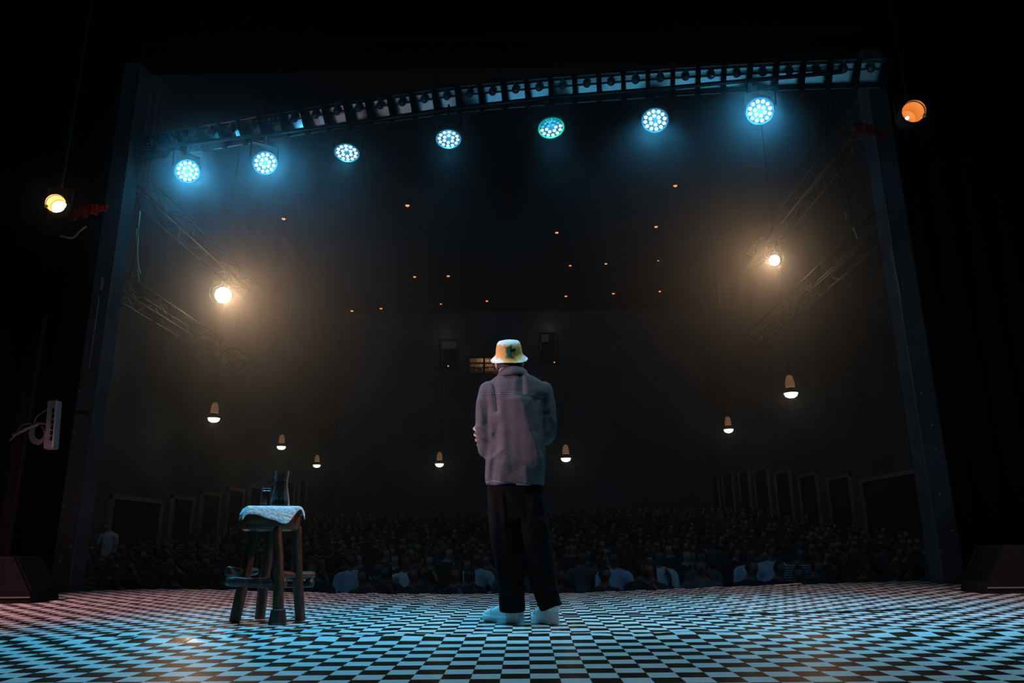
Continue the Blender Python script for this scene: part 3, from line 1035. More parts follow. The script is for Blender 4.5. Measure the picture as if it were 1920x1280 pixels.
# the attendant by the left door
ax_ = at(197, 1060, 20.5)
zf = hall_z(20.5)
g = G()
def A(x, y, z): return (ax_.x + x, 20.5 + y, zf + z)
g.tube([A(0, 0, .92), A(.02, 0, 1.15), A(.0, 0, 1.42)], [.15, .16, .17], 12, round_ends=True, flat=.75)
g.tube([A(-.16, 0, 1.44), A(.16, 0, 1.44)], [.08, .08], 10, round_ends=True)
g.tube([A(0, -.01, 1.45), A(-.02, -.03, 1.58)], [.06, .055], 10)
g.ball(A(-.03, -.04, 1.68), (.085, .10, .12), 14)
g.ball(A(-.06, -.14, 1.67), (.018, .02, .025), 8)
g.tube([A(.2, 0, 1.42), A(.25, .02, 1.16), A(.22, -.1, .92)], [.065, .05, .04], 10, round_ends=True)
g.tube([A(-.2, 0, 1.42), A(-.27, -.02, 1.14), A(-.46, -.12, 1.02)], [.065, .05, .038], 10, round_ends=True)
g.tube([A(.09, 0, .92), A(.12, .0, .5), A(.12, .02, .09)], [.10, .07, .045], 10, round_ends=True)
g.tube([A(-.09, 0, .92), A(-.22, -.02, .5), A(-.40, .05, .14)], [.10, .07, .045], 10, round_ends=True)
g.tube([A(.12, .03, .04), A(.12, -.16, .035)], [.045, .038], 8, round_ends=True)
g.tube([A(-.40, .05, .06), A(-.46, -.12, .035)], [.045, .038], 8, round_ends=True)
me = remeshed(g, .022, 4)
me.name = 'person'
idx = []
for p in me.polygons:
    x, y, z = p.center.x - ax_.x, p.center.y - 20.5, p.center.z - zf
    if z > 1.74 or (z > 1.6 and y > .0): k = 3
    elif z > 1.53 or (abs(x) > .17 and z < 1.22 and z > .85 and not abs(x) < .17): k = 0
    elif z > .90: k = 1
    elif z > .48: k = 2
    elif z < .08: k = 3
    else: k = 0
    idx.append(k)
o = link_mesh('person', me, [M_skins[0], SM['white'], M_pants, M_hair], None, (ax_.x, 20.5, zf))
me.polygons.foreach_set('material_index', idx)
tag(o, 'person in white T-shirt and dark shorts walking by the left doors', 'person')

# ------------------------------------------------------------------ the performer
foot = at_z(944, 1171, 0.0)
YM = foot.y + .02
def mp(px, py, dy=0.0):
    """point of the figure at a pixel, dy metres in front of (+) or behind (-) its middle plane"""
    p = at(px, py, YM + dy)
    return p
root = world_empty('person', (mp(985, 1171).x, YM, 0), 'performer seen from behind in yellow bucket hat, dark overshirt, black trousers and white sneakers', 'person')
R_ORG = root['_org']
M_skin = mat('performer_skin', (.48, .27, .18), .5, var=.06, scale=30)
M_denim = mat('washed_black_denim', (.098, .084, .090), .95, var=.10, scale=9, bump=.25, spec=.08)
M_thread = mat('pale_stitching', (.30, .29, .31), .8)
M_cord = mat('black_corduroy', (.0075, .0062, .0068), .95, var=.3, scale=14, bump=.15, spec=.04)
M_shoe = mat('white_leather', (.78, .78, .76), .42, var=.04, scale=12)
M_sole = mat('white_rubber', (.80, .80, .78), .5)

# body: one continuous skin
g = G()
hd = mp(955, 679, .05)
g.ball(hd, (.076, .096, .108), 18)
g.ball(hd + Vector((0, .02, -.05)), (.060, .074, .060), 14)
g.ball(hd + Vector((0, .112, -.015)), (.014, .020, .024), 8)             # nose
g.ball(hd + Vector((0, .092, -.058)), (.024, .014, .012), 8)             # lips
for s in (-1, 1):
    g.ball(hd + Vector((s * .083, .0, -.012)), (.014, .026, .036), 10)   # ears
nk = mp(955, 697, .02)
g.tube([hd + Vector((0, -.01, -.06)), hd + Vector((0, -.018, -.07)), nk + Vector((0, 0, -.05))], [.060, .058, .066], 14)
sh_l, sh_r = mp(924, 738, 0), mp(1013, 738, 0)
ch = mp(966, 760, .01); wa = mp(966, 850, .01); hp = mp(966, 905, .0)
g.tube([nk + Vector((0, 0, -.03)), ch, wa, hp], [.085, .120, .115, .12], 16, round_ends=True, flat=.75)
g.tube([sh_l, sh_r], [.045, .045], 12, round_ends=True)
el_l, el_r = mp(911, 838, -.015), mp(1031, 810, -.0)
hand_l = mp(946, 726, .30)                    # left hand holds the microphone in front of the mouth
hand_r = mp(906, 806, .145)                   # right hand grips the left arm
def limb(pts, rr): g.tube(pts, rr, 12, round_ends=True)
limb([sh_l, sh_l.lerp(el_l, .5), el_l], [.042, .038, .034])
limb([el_l, el_l.lerp(hand_l, .45), hand_l + Vector((-.01, -.02, -.05))], [.034, .038, .026])
limb([sh_r, sh_r.lerp(el_r, .5) + Vector((.008, 0, 0)), el_r], [.032, .026, .026])
limb([el_r, mp(985, 818, .20), hand_r + Vector((.055, .02, -.01))], [.031, .038, .026])
# left hand: palm and five fingers curled round the microphone
mic_c = hand_l + Vector((.0, .03, .02))
mic_dir = Vector((.12, .10, .98)).normalized()
g.ball(hand_l + Vector((-.022, -.012, -.002)), (.022, .040, .044), 10)
for k in range(4):
    b = hand_l + Vector((-.030, .004, .030 - .020 * k))
    L = (1.0, 1.1, 1.04, .86)[k]
    g.tube([b, b + Vector((.002, .045 * L, .002)), b + Vector((.030, .062 * L, .0)), b + Vector((.052, .040 * L, -.002))], [.0092, .0090, .0084, .0074], 8, round_ends=True)
g.tube([hand_l + Vector((-.018, -.030, .012)), hand_l + Vector((.014, -.030, .030)), hand_l + Vector((.038, -.008, .034))], [.011, .010, .0085], 8, round_ends=True)
# right hand: fingers come round the outside of the left arm
pal = hand_r
g.ball(pal + Vector((.02, .0, -.004)), (.042, .020, .040), 10)
tips = [(mp(895, 797, .085), mp(888.5, 804, .02), mp(895, 809, -.035)), (mp(895, 810, .085), mp(890, 815, .02), mp(897, 820, -.03)),
        (mp(897, 820, .085), mp(892.5, 825, .02), mp(899, 829, -.02)), (mp(899, 829, .085), mp(896, 834, .03), mp(901, 837, -.005))]
for k, (a, b, c) in enumerate(tips):
    st = pal + Vector((.0, -.004, .030 - .020 * k))
    g.tube([st, a, b, c], [.0100, .0098, .0094, .0078], 8, round_ends=True)
g.tube([pal + Vector((.045, -.008, .018)), pal + Vector((.030, -.022, .052)), pal + Vector((-.002, -.032, .066))], [.0115, .0105, .0085], 8, round_ends=True)
# legs inside the trousers, down into the shoes
kn_l, an_l = mp(953, 1035, .01), mp(963, 1139, .03)
kn_r, an_r = mp(1010, 1035, .02), mp(1034, 1134, .05)
limb([mp(946, 915, 0), kn_l, an_l], [.080, .052, .028])
limb([mp(990, 915, 0), kn_r, an_r], [.080, .052, .028])
body = link_mesh('body', remeshed(g, .0048, 3), M_skin, root)
g = G()
for s in (-1, 1):
    g.ball(hd + Vector((s * .032, .091, .008)), .0115, 10)
g.build('eyes', mat('eye_white', (.7, .7, .68), .2), root, True)
g = G()
g.tube([hd + Vector((-.022, .107, -.058)), hd + Vector((0, .109, -.060)), hd + Vector((.022, .107, -.058))], .0035, 6)
g.build('mouth', mat('lips', (.30, .12, .10), .5), root, True)
# cropped dark hair under the hat
g = G()
vs = []
HS = 20
prof = []
for j in range(9):
    e = -0.62 + j * .25
    r_ = []
    for i in range(HS + 1):
        a = math.pi * (1.02 + .96 * i / HS)
        r_.append(hd + Vector((.0785 * math.cos(e) * math.cos(a), .096 * math.cos(e) * math.sin(a) - .002, .110 * math.sin(e) - .004)))
    prof.append(r_)
n_ = HS + 1
for r_ in prof: vs += r_
fs = [(j * n_ + i, j * n_ + i + 1, (j + 1) * n_ + i + 1, (j + 1) * n_ + i) for j in range(8) for i in range(HS)]
g.add(vs, fs)
o = g.build('hair', M_hair, root, 'all')
md = o.modifiers.new('t', 'SOLIDIFY'); md.thickness = .006; md.offset = 1

# overshirt
def superring(y, xl, xr, db, df, n=28, e=2.5, oy=0.0):
    a, b = mp(xl, y), mp(xr, y)
    c = (a + b) / 2; hw = (b.x - a.x) / 2
    out = []
    for k in range(n):
        t = 2 * math.pi * k / n
        cx, sx = math.cos(t), math.sin(t)
        X = math.copysign(abs(cx) ** (2 / e), cx) * hw
        Yv = math.copysign(abs(sx) ** (2 / e), sx)
        Yv *= df if Yv > 0 else db
        out.append(Vector((c.x + X, YM + oy + Yv, c.z)))
    return out
g = G()
TR = [(697, 943, 982, .070, .06), (703, 935, 991, .085, .075), (711, 923, 1008, .100, .09), (721, 914, 1021, .115, .10), (738, 909, 1028, .130, .12),
      (770, 911, 1026, .142, .135), (810, 912, 1023, .145, .145), (850, 911, 1021.5, .146, .15), (880, 909.5, 1022, .148, .155), (900, 909.5, 1021, .150, .158), (911, 911, 1019, .150, .158)]
g.rings([superring(*r) for r in TR])
# sleeves
ua = [mp(915, 731, 0), mp(910, 760, -.012), mp(908, 795, -.02), mp(910, 826, -.025), mp(910, 843, -.022)]
g.tube(ua, [.060, .063, .061, .058, .050], 14, round_ends=True)
g.tube([mp(910, 846, -.022), mp(912, 832, .06), mp(920, 800, .16)], [.048, .056, .055], 14)
ua = [mp(1020, 731, 0), mp(1028, 760, -.005), mp(1031, 790, -.012), mp(1031, 812, -.01)]
g.tube(ua, [.058, .050, .046, .046], 14, round_ends=True)
g.tube([mp(1031, 812, -.01), mp(1024, 820, .07), mp(1003, 822, .16)], [.047, .052, .050], 14)
sm_ = remeshed(g, .0095, 7)
RID = [  # x0,y0, x1,y1, width px, height m (ridges towards the viewer, negative for creases)
    (938, 742, 950, 880, 9, .009), (960, 742, 968, 860, 11, .006), (926, 716, 931, 768, 6, -.022), (931, 800, 926, 850, 8, -.016),
    (1024, 742, 1026, 775, 4, -.010), (1026, 775, 1021, 835, 4, -.010), (977, 704, 977.5, 737, 3, -.008), (986, 704, 990, 734, 5, .007), (968, 706, 964, 734, 6, .006),
    (917, 868, 913, 908, 4, .010), (926, 862, 922, 908, 4, -.008), (941, 868, 938, 908, 6, .008), (1012, 752, 1020, 860, 4, .012), (1003, 820, 1016, 905, 6, .008),
    (898, 750, 903, 790, 5, .008), (897, 800, 921, 812, 4, .012), (899, 815, 920, 828, 4, -.012), (1034, 760, 1038, 800, 4, .007), (1031, 790, 1041, 806, 4, -.007),
    (940, 845, 915, 862, 5, .010), (985, 880, 990, 910, 6, .007), (1000, 740, 985, 762, 5, .006)]
def fold(px, py):
    d = 0
    for x0, y0, x1, y1, w, h in RID:
        ux, uy = x1 - x0, y1 - y0
        L2 = ux * ux + uy * uy
        t = max(0, min(1, ((px - x0) * ux + (py - y0) * uy) / L2))
        dx, dy = px - x0 - ux * t, py - y0 - uy * t
        e = 1
        tt = ((px - x0) * ux + (py - y0) * uy) / L2
        d += h * math.exp(-(dx * dx + dy * dy) / (w * w)) * e
    # the big drape: cloth stands out on its left and falls back on its right
    if py > 734:
        xs = 976 + (py - 738) * .285 - max(0, py - 860) * .15
        k = min(1, (py - 734) / 14) * (1 if py < 860 else max(0, 1 - (py - 860) / 45))
        t = px - xs
        if t < 0: d += .042 * k * math.exp(-(t / 26) ** 2)
        else: d += (.042 * max(0, 1 - t / 44) * (1 - .25 * min(1, t / 5)) - .022 * math.exp(-((t - 30) / 14) ** 2)) * k
    return d
me_n = [v.normal.copy() for v in sm_.vertices]
for v, nn in zip(sm_.vertices, me_n):
    px, py = proj(v.co)
    if nn.y < .25:
        wgt = min(1, max(0, .35 - nn.y))
        v.co += Vector((nn.x * .4, -1 if nn.y < 0 else 0, 0)) * fold(px, py) * wgt * .9
    v.co += nn * (.0018 * noise.noise(v.co * 14) + .0012 * noise.noise(v.co * 38))
    if py > 900:        # wavy hem: shorter on the left, longer on the right
        v.co.z += .006 * math.sin(px * .12) - .00010 * (px - 965)
sm_.update()
shirt = link_mesh('overshirt', sm_, M_denim, root)
bvh_v = [v.co + Vector(R_ORG) for v in sm_.vertices]
SB = BVHTree.FromPolygons(bvh_v, [tuple(p.vertices) for p in sm_.polygons])
def on_shirt(px, py, lift=.003):
    d = ray(px, py)
    h = SB.ray_cast(CAM_P, d)
    return (h[0] - d * lift) if h[0] is not None else None
def seam(name, pts, r, m, n=40, lift=.002, dash=False):
    P = []
    for (x0, y0), (x1, y1) in zip(pts, pts[1:]):
        for k in range(n // (len(pts) - 1)):
            t = k / (n // (len(pts) - 1))
            q = on_shirt(x0 + (x1 - x0) * t, y0 + (y1 - y0) * t, lift)
            if q is not None: P.append(q)
    gg = G()
    if len(P) < 3: return
    gg.tube(P, r, 5)
    return gg.build(name, m, shirt, 'all', org=R_ORG)
YOKE = [(903, 738), (918, 735), (932, 735.5), (950, 735), (966, 736.5), (976, 738), (990, 739.5), (1008, 742), (1024, 747)]
seam('yoke_seam', YOKE, .0032, M_denim, 48, .001)
seam('yoke_stitching', [(x, y + 1.8) for x, y in YOKE], .0013, M_thread, 48)
seam('armhole_seam', [(917, 714), (924, 728), (928, 745), (930, 775)], .0024, M_denim, 24)
seam('armhole_seam', [(1017, 716), (1021, 730), (1023, 745), (1023, 760)], .0024, M_denim, 24)
seam('hem_stitching', [(911, 904), (925, 901), (945, 905), (965, 907.5), (985, 909), (1005, 909.5), (1018, 908.5)], .0014, M_thread, 48)
seam('side_seam', [(1021, 845), (1021.5, 870), (1019.5, 905)], .0020, M_denim, 20)
# collar: a folded band round the neck
g = G()
for ring_y, rad, hgt in ((0, 1, 0),):
    cc = mp(962, 704, .010)
    rr = []
    NA = 30
    outer = []
    for i in range(NA + 1):
        a = math.radians(-200 + 220 * i / NA)        # back half, open to the front
        ca, sa = math.cos(a), math.sin(a)
        hump = max(0, -sa)
        top = Vector((cc.x + .078 * ca + .0, cc.y + .074 * sa, cc.z + .012 + .028 * hump))
        roll = Vector((cc.x + .092 * ca, cc.y + .088 * sa, cc.z + .014 + .026 * hump))
        mid_ = Vector((cc.x + .104 * ca, cc.y + .108 * sa, cc.z - .010 + .014 * hump))
        low = Vector((cc.x + .113 * ca, cc.y + .116 * sa, cc.z - .030 + .010 * hump))
        inn = Vector((cc.x + .076 * ca, cc.y + .072 * sa, cc.z - .030))
        outer.append([inn, top, roll, mid_, low])
    vs = [p for r_ in outer for p in r_]
    fs = [(i * 5 + j, (i + 1) * 5 + j, (i + 1) * 5 + j + 1, i * 5 + j + 1) for i in range(NA) for j in range(4)]
    g.add(vs, fs)
o = g.build('collar', M_denim, shirt, 'all', org=R_ORG)
md = o.modifiers.new('t', 'SOLIDIFY'); md.thickness = .005; md.offset = 1
# rolled cuff of the left sleeve
g = G()
g.tube([mp(917, 806, .145), mp(922, 796, .185)], [.060, .060], 16)
g.build('cuff', M_denim, shirt, True, org=R_ORG)

# trousers
g = G()
def legring(y, xl, xr, d, oy=0.0):
    return superring(y, xl, xr, d, d, 22, 2.3, oy)
g.rings([legring(*r) for r in [(895, 913, 1018, .125), (915, 913.5, 1019, .13), (945, 914.5, 1023, .135), (975, 915.5, 1026, .13)]])
g.rings([legring(*r) for r in [(930, 914, 975, .12, .01), (975, 915.5, 976, .125, .01), (1010, 919, 978, .12, .01), (1050, 927, 980.5, .105, .005), (1096, 934, 983, .098, 0), (1130, 935, 984.5, .098, 0), (1147, 936, 985.5, .100, 0)]])
g.rings([legring(*r) for r in [(930, 962, 1022, .12, -.01), (975, 968, 1027.5, .125, -.012), (1010, 973.5, 1033, .12, -.015), (1055, 984, 1040, .105, -.012), (1100, 996, 1046, .095, -.005), (1128, 1006, 1052, .092, 0), (1146, 1013, 1055, .092, .005)]])
tm = remeshed(g, .010, 6)
TRID = [(940, 925, 952, 1040, 5, .012), (927, 930, 930, 1060, 6, .008), (952, 1040, 962, 1130, 6, .008), (968, 985, 990, 1110, 4, .012), (978, 960, 992, 985, 6, .006), (1012, 930, 1024, 1000, 5, .010),
        (1030, 1040, 1040, 1120, 5, .009), (1005, 1090, 1030, 1120, 4, -.008), (1018, 1000, 1032, 1012, 5, -.010), (1012, 975, 1028, 985, 4, .010), (1020, 1108, 1042, 1112, 3, .006), (940, 1100, 975, 1110, 4, -.005), (965, 1000, 971, 1100, 4, -.012)]
for v, nn in zip(tm.vertices, [v.normal.copy() for v in tm.vertices]):
    px, py = proj(v.co)
    d = 0
    for x0, y0, x1, y1, w, h in TRID:
        ux, uy = x1 - x0, y1 - y0; L2 = ux * ux + uy * uy
        t = max(0, min(1, ((px - x0) * ux + (py - y0) * uy) / L2))
        dx, dy = px - x0 - ux * t, py - y0 - uy * t
        d += h * math.exp(-(dx * dx + dy * dy) / (w * w))
    if nn.y < .2: v.co += Vector((0, -1, 0)) * d
    v.co += nn * (.003 * noise.noise(v.co * 12) + .0015 * noise.noise(v.co * 40))
    if py > 1128 and px > 1000:      # the right hem rides up over the heel
        k = max(0, min(1, (px - 1016) / 26)); v.co.z += .034 * k * min(1, (py - 1128) / 14)
tm.update()
trousers = link_mesh('trousers', tm, M_cord, root)

# sneakers
def sneaker(heel, toe, h_ankle, label):
    heel, toe = Vector(heel), Vector(toe)
    L = (toe - heel).length
    t = (toe - heel).normalized(); s = Vector((0, 0, 1)).cross(t)
    sh = world_empty('sneaker', heel)
    sh.parent = root; sh.location = heel - Vector(R_ORG)
    def P(u, v, z): return heel + t * (u * L) + s * v * 1.08 + Vector((0, 0, z * 1.20))
    st = [(0.0, .026, .0), (.04, .034, 0), (.15, .040, 0), (.35, .040, 0), (.55, .044, 0), (.72, .050, 0), (.86, .046, 0), (.95, .034, .004), (1.0, .018, .009)]
    g = G()
    def outline(z, ins, k=1.0):
        a = [P(u, (w - ins) * k, z + tz) for u, w, tz in st]; b = [P(u, -(w - ins) * k, z + tz) for u, w, tz in reversed(st)]
        return a + b
    g.rings([outline(.001, .003), outline(.006, 0), outline(.026, 0), outline(.032, .002), outline(.033, .006)])
    so = g.build('sole', M_sole, sh, True, org=heel)
    g = G()
    prof = [(0.015, .026, .100), (.05, .033, .108), (.15, .037, .102), (.28, .038, .094), (.40, .038, .096), (.52, .040, .086), (.66, .044, .072), (.80, .043, .062), (.92, .032, .053), (.975, .016, .044)]
    rr = []
    for u, w, top in prof:
        r_ = []
        for k in range(14):
            a = math.pi * k / 13
            ca, sa = math.cos(a), math.sin(a)
            r_.append(P(u, w * math.copysign(abs(ca) ** .75, ca), .030 + (top - .030) * max(0, sa) ** .62))
        rr.append(r_)
    g.rings(rr, close=False, cap=False)
    n = 14
    g.add([p for p in rr[0]], [tuple(range(n))]); g.add([p for p in rr[-1]], [tuple(range(n))])
    g.build('upper', M_shoe, sh, 'all', org=heel)
    g = G()      # heel tab
    rr = []
    for z in (.060, .085, .112, .118):
        rr.append([P(.055 - .075 * math.sin(math.pi * k / 10) * (1 if z < .115 else .8) + (.0 if z < .1 else -.003), .034 * math.cos(math.pi * k / 10) * (1 - .12 * (z > .1)), z - .006 * abs(math.cos(math.pi * k / 10))) for k in range(11)])
    g.rings(rr, close=False, cap=False)
    o = g.build('heel_tab', M_shoe, sh, 'all', org=heel)
    md = o.modifiers.new('t', 'SOLIDIFY'); md.thickness = .005; md.offset = 0
    g = G()      # overlay round the toe and laces
    for k, u in enumerate((.50, .57, .64)):
        g.tube([P(u, .026, .083 - .010 * k), P(u + .015, .0, .092 - .012 * k), P(u, -.026, .083 - .010 * k)], .0035, 6)
    g.build('laces', M_sole, sh, True, org=heel)
    g = G()
    g.tube([P(.70, .047, .036), P(.71, .043, .055), P(.72, .022, .072), P(.72, -.022, .072), P(.71, -.043, .055), P(.70, -.047, .036)], .0028, 6)
    g.tube([P(.18, .041, .036), P(.24, .0415, .070), P(.30, .036, .092)], .0022, 6)
    g.tube([P(.18, -.041, .036), P(.24, -.0415, .070), P(.30, -.036, .092)], .0022, 6)
    g.build('overlay_edges', M_shoe, sh, True, org=heel)
    return sh
hl = at_z(979, 1169, 0.0); tl = at_z(907, 1165, 0.0)
sneaker((hl.x - .004, hl.y + .02, 0), (tl.x, tl.y + .06, 0), .1, '')
hr = at_z(1041, 1171, 0.0)
sneaker((hr.x, hr.y + .02, 0), (hr.x - .115, hr.y + .265, 0), .1, '')

# bucket hat
hat_c = mp(954.5, 665.5, .02)
tilt = math.radians(24)
HM = Matrix.Translation(hat_c) @ Matrix.Rotation(tilt, 4, 'X') @ Matrix.Rotation(math.radians(-1.5), 4, 'Y')
ppm = 1 / ((mp(1000, 665) - mp(900, 665)).x / 100)      # pixels per metre at the figure
def pr(r): return r / ppm
g = G()
prof = [(pr(35.0), -.030), (pr(34.6), -.034), (pr(31), -.022), (pr(26.5), -.006), (pr(24.4), .006), (pr(23.9), .014), (pr(23.3), .035), (pr(22.4), .058), (pr(20.8), .078), (pr(18.0), .090), (pr(10), .096), (pr(.5), .098)]
seg = 48
rr = []
for r, z in prof:
    row = []
    for k in range(seg):
        a = 2 * math.pi * k / seg
        rj = r * (1 + .012 * wave(math.cos(a) * 3, math.sin(a) * 3, z * 20))
        zz = z + (.004 * math.sin(3 * a + .5) if r > pr(28) else 0) + .002 * wave(math.cos(a) * 5, math.sin(a) * 5, z * 30)
        row.append(HM @ Vector((rj * math.cos(a), rj * math.sin(a) * 1.05, zz)))
    rr.append(row)
g.rings(rr, cap=False)
mh = bpy.data.materials.new('tie_dyed_cotton'); mh.use_nodes = True
nt = mh.node_tree; b = nt.nodes['Principled BSDF']; b.inputs['Roughness'].default_value = .9
tc = nt.nodes.new('ShaderNodeTexCoord'); sep = nt.nodes.new('ShaderNodeSeparateXYZ')
nz = nt.nodes.new('ShaderNodeTexNoise'); nz.inputs['Scale'].default_value = 32; nz.inputs['Detail'].default_value = 4
def mth(op, a, c, clamp=False):
    n = nt.nodes.new('ShaderNodeMath'); n.operation = op; n.use_clamp = clamp
    for i, v in enumerate((a, c)):
        if isinstance(v, (int, float)): n.inputs[i].default_value = v
        else: nt.links.new(v, n.inputs[i])
    return n.outputs[0]
nt.links.new(tc.outputs['Object'], sep.inputs[0]); nt.links.new(tc.outputs['Object'], nz.inputs['Vector'])
hx, hy, hz_ = sep.outputs[0], sep.outputs[1], sep.outputs[2]
jit = mth('MULTIPLY', mth('SUBTRACT', nz.outputs['Fac'], .5), .06)
ax1 = mth('ADD', mth('ABSOLUTE', mth('SUBTRACT', hx, .007), 0), jit)
green = mth('MULTIPLY', mth('SUBTRACT', .030, ax1), 70, True)
zlow = mth('MULTIPLY', mth('ADD', mth('SUBTRACT', .082, hz_), mth('MULTIPLY', jit, 1.0)), 120, True)
zhi = mth('MULTIPLY_ADD' if False else 'ADD', mth('MULTIPLY', mth('ADD', hz_, .012), 80, True), 0)
zhi2 = mth('MAXIMUM', zhi, .30)
green = mth('MULTIPLY', mth('MULTIPLY', green, zlow), zhi2)
green = mth('MULTIPLY', green, mth('MULTIPLY', mth('SUBTRACT', 0, hy), 60, True))
mz_ = mth('ADD', hz_, jit)
brim = mth('MULTIPLY', mth('SUBTRACT', .0, mz_), 90, True)          # the brim is cream except at its middle
side = mth('MULTIPLY', mth('SUBTRACT', ax1, .044), 60, True)
topc = mth('MULTIPLY', mth('SUBTRACT', mz_, .074), 110, True)
cream = mth('MAXIMUM', mth('MULTIPLY', brim, side), topc)
mix1 = nt.nodes.new('ShaderNodeMix'); mix1.data_type = 'RGBA'
mix1.inputs[6].default_value = (.90, .50, .13, 1); mix1.inputs[7].default_value = (.84, .83, .74, 1)
nt.links.new(cream, mix1.inputs[0])
mix2 = nt.nodes.new('ShaderNodeMix'); mix2.data_type = 'RGBA'
nt.links.new(mix1.outputs[2], mix2.inputs[6]); mix2.inputs[7].default_value = (.012, .155, .085, 1)
nt.links.new(green, mix2.inputs[0]); nt.links.new(mix2.outputs[2], b.inputs['Base Color'])
bmp = nt.nodes.new('ShaderNodeBump'); bmp.inputs['Strength'].default_value = .35; bmp.inputs['Distance'].default_value = .006
nz2 = nt.nodes.new('ShaderNodeTexNoise'); nz2.inputs['Scale'].default_value = 38
nt.links.new(tc.outputs['Object'], nz2.inputs['Vector']); nt.links.new(nz2.outputs['Fac'], bmp.inputs['Height']); nt.links.new(bmp.outputs[0], b.inputs['Normal'])
me = g.mesh('bucket_hat', mh, 'all')
me.transform(HM.inverted())
hat = bpy.data.objects.new('bucket_hat', me); C.objects.link(hat); hat.parent = root
hat.matrix_local = Matrix.Translation(-Vector(R_ORG)) @ HM
hat['label'] = 'yellow bucket hat with a green dyed patch and cream brim sides'
md = hat.modifiers.new('t', 'SOLIDIFY'); md.thickness = .0035; md.offset = -1
g = G()
for k in range(4):
    r0 = pr(26.5 + 2.3 * k); z0 = -.0065 - .0075 * k
    g.tube([(r0 * math.cos(2 * math.pi * q / 40), r0 * math.sin(2 * math.pi * q / 40) * 1.05, z0 - .001) for q in range(41)], .0011, 4)
o = g.build('brim_stitching', mh, None, True); o.parent = hat
g = G()
la = math.radians(-90 + 19)
g.box((pr(24.2) * math.cos(la), pr(24.2) * 1.05 * math.sin(la), .047), (.038, .005, .015), Matrix.Rotation(la + math.pi / 2, 3, 'Z') @ Matrix.Rotation(math.radians(-6), 3, 'Y'), bev=.001)
o = g.build('woven_label', mat('black_woven_label', (.008, .008, .010), .8), None); o.parent = hat
o['label'] = 'small black woven label'

# microphone in the left hand
mic = world_empty('microphone', mic_c, 'corded microphone held up in the left hand of the performer', 'microphone')
g = G(); g.tube([mic_c - mic_dir * .15, mic_c - mic_dir * .04, mic_c + mic_dir * .05], [.011, .014, .018], 14)
g.build('handle', M_metal_black, mic, True)
g = G(); g.ball(mic_c + mic_dir * .075, .026, 14); g.build('grille', M_alu, mic, True)
# its cable: down in front of the body, across the stage behind the shoes and off to the right
g = G()
cp = [mic_c - mic_dir * .15, mic_c - mic_dir * .4 + Vector((.02, .06, 0)), mp(985, 950, .25), mp(1004, 1060, .20), mp(1008, 1142, .18)]
zz = .006
fl = [at_z(1000, 1155, zz), at_z(985, 1160, zz), at_z(972, 1157, zz), at_z(1000, 1152, zz), at_z(1060, 1153, zz), at_z(1130, 1151, zz), at_z(1230, 1152, zz), at_z(1320, 1151.5, zz), at_z(1420, 1150, zz), at_z(1520, 1148, zz), at_z(1620, 1145, zz), at_z(1700, 1142, zz), at_z(1790, 1140, zz)]
cp += fl
def smooth_path(P, n=8):
    out = []
    P = [Vector(p) for p in P]
    for i in range(len(P) - 1):
        a, b, c, d = P[max(i - 1, 0)], P[i], P[i + 1], P[min(i + 2, len(P) - 1)]
        for k in range(n):
            t = k / n
            out.append(.5 * ((2 * b) + (c - a) * t + (2 * a - 5 * b + 4 * c - d) * t * t + (3 * b - a - 3 * c + d) * t ** 3))
    out.append(P[-1])
    return out
sp = [Vector((p.x, p.y, max(p.z, ripple(p.x, p.y) + .005))) for p in smooth_path(cp)]
g.tube(sp, .0042, 6)
tag(g.build('microphone_cable', mat('cable_rubber', (.012, .014, .016), .45), smooth=True), 'thin black microphone cable by the sneakers running off to the right', 'cable')

# ------------------------------------------------------------------ rustic stool
SY = at_z(505, 1166, 0).y
def sp_(px, py, dy=0): return at(px, py, SY + dy)
M_log = mat('dark_stained_log', (.026, .017, .012), .42, var=.5, scale=9, bump=.5, stretch=(6, 6, .8), col2=(.08, .042, .024))
M_seat = mat('stained_oak_slab', (.055, .028, .018), .28, var=.4, scale=7, bump=.3, stretch=(1, 1, 5), col2=(.16, .07, .035))
st = world_empty('stool', (sp_(505, 1166).x, SY, 0), 'rustic dark log stool with four splayed legs and four stretcher logs', 'stool')
rot = math.radians(24)
sc_ = sp_(509, 972)
SW = .355
g = G()
outline = []
seat_c = Vector((sc_.x, SY, sc_.z))
z_top = sp_(508, 953.5).z; z_bot = sp_(508, 995).z
hw_ = (sp_(568, 975) - sp_(451, 975)).x / 2
NS = 40
def seat_xy(k, ins=0):
    a = 2 * math.pi * k / NS
    ca, sa = math.cos(a), math.sin(a)
    e = 4.2
    x = math.copysign(abs(ca) ** (2 / e), ca) * (.182 - ins); y = math.copysign(abs(sa) ** (2 / e), sa) * (.160 - ins)
    j = 1 + .025 * wave(ca * 2, sa * 2, 5)
    x, y = x * j, y * j
    return x * math.cos(rot) - y * math.sin(rot), x * math.sin(rot) + y * math.cos(rot)
rr = []
for ins, z in ((.020, z_bot), (.004, z_bot + .010), (0, z_bot + .03), (.0, z_top - .03), (.008, z_top - .010), (.025, z_top)):
    rr.append([Vector((seat_c.x + seat_xy(k, ins)[0], SY + seat_xy(k, ins)[1], z + .004 * wave(k * .5, z * 9))) for k in range(NS)])
g.rings(rr)
seat = g.build('seat', M_seat, st, True)
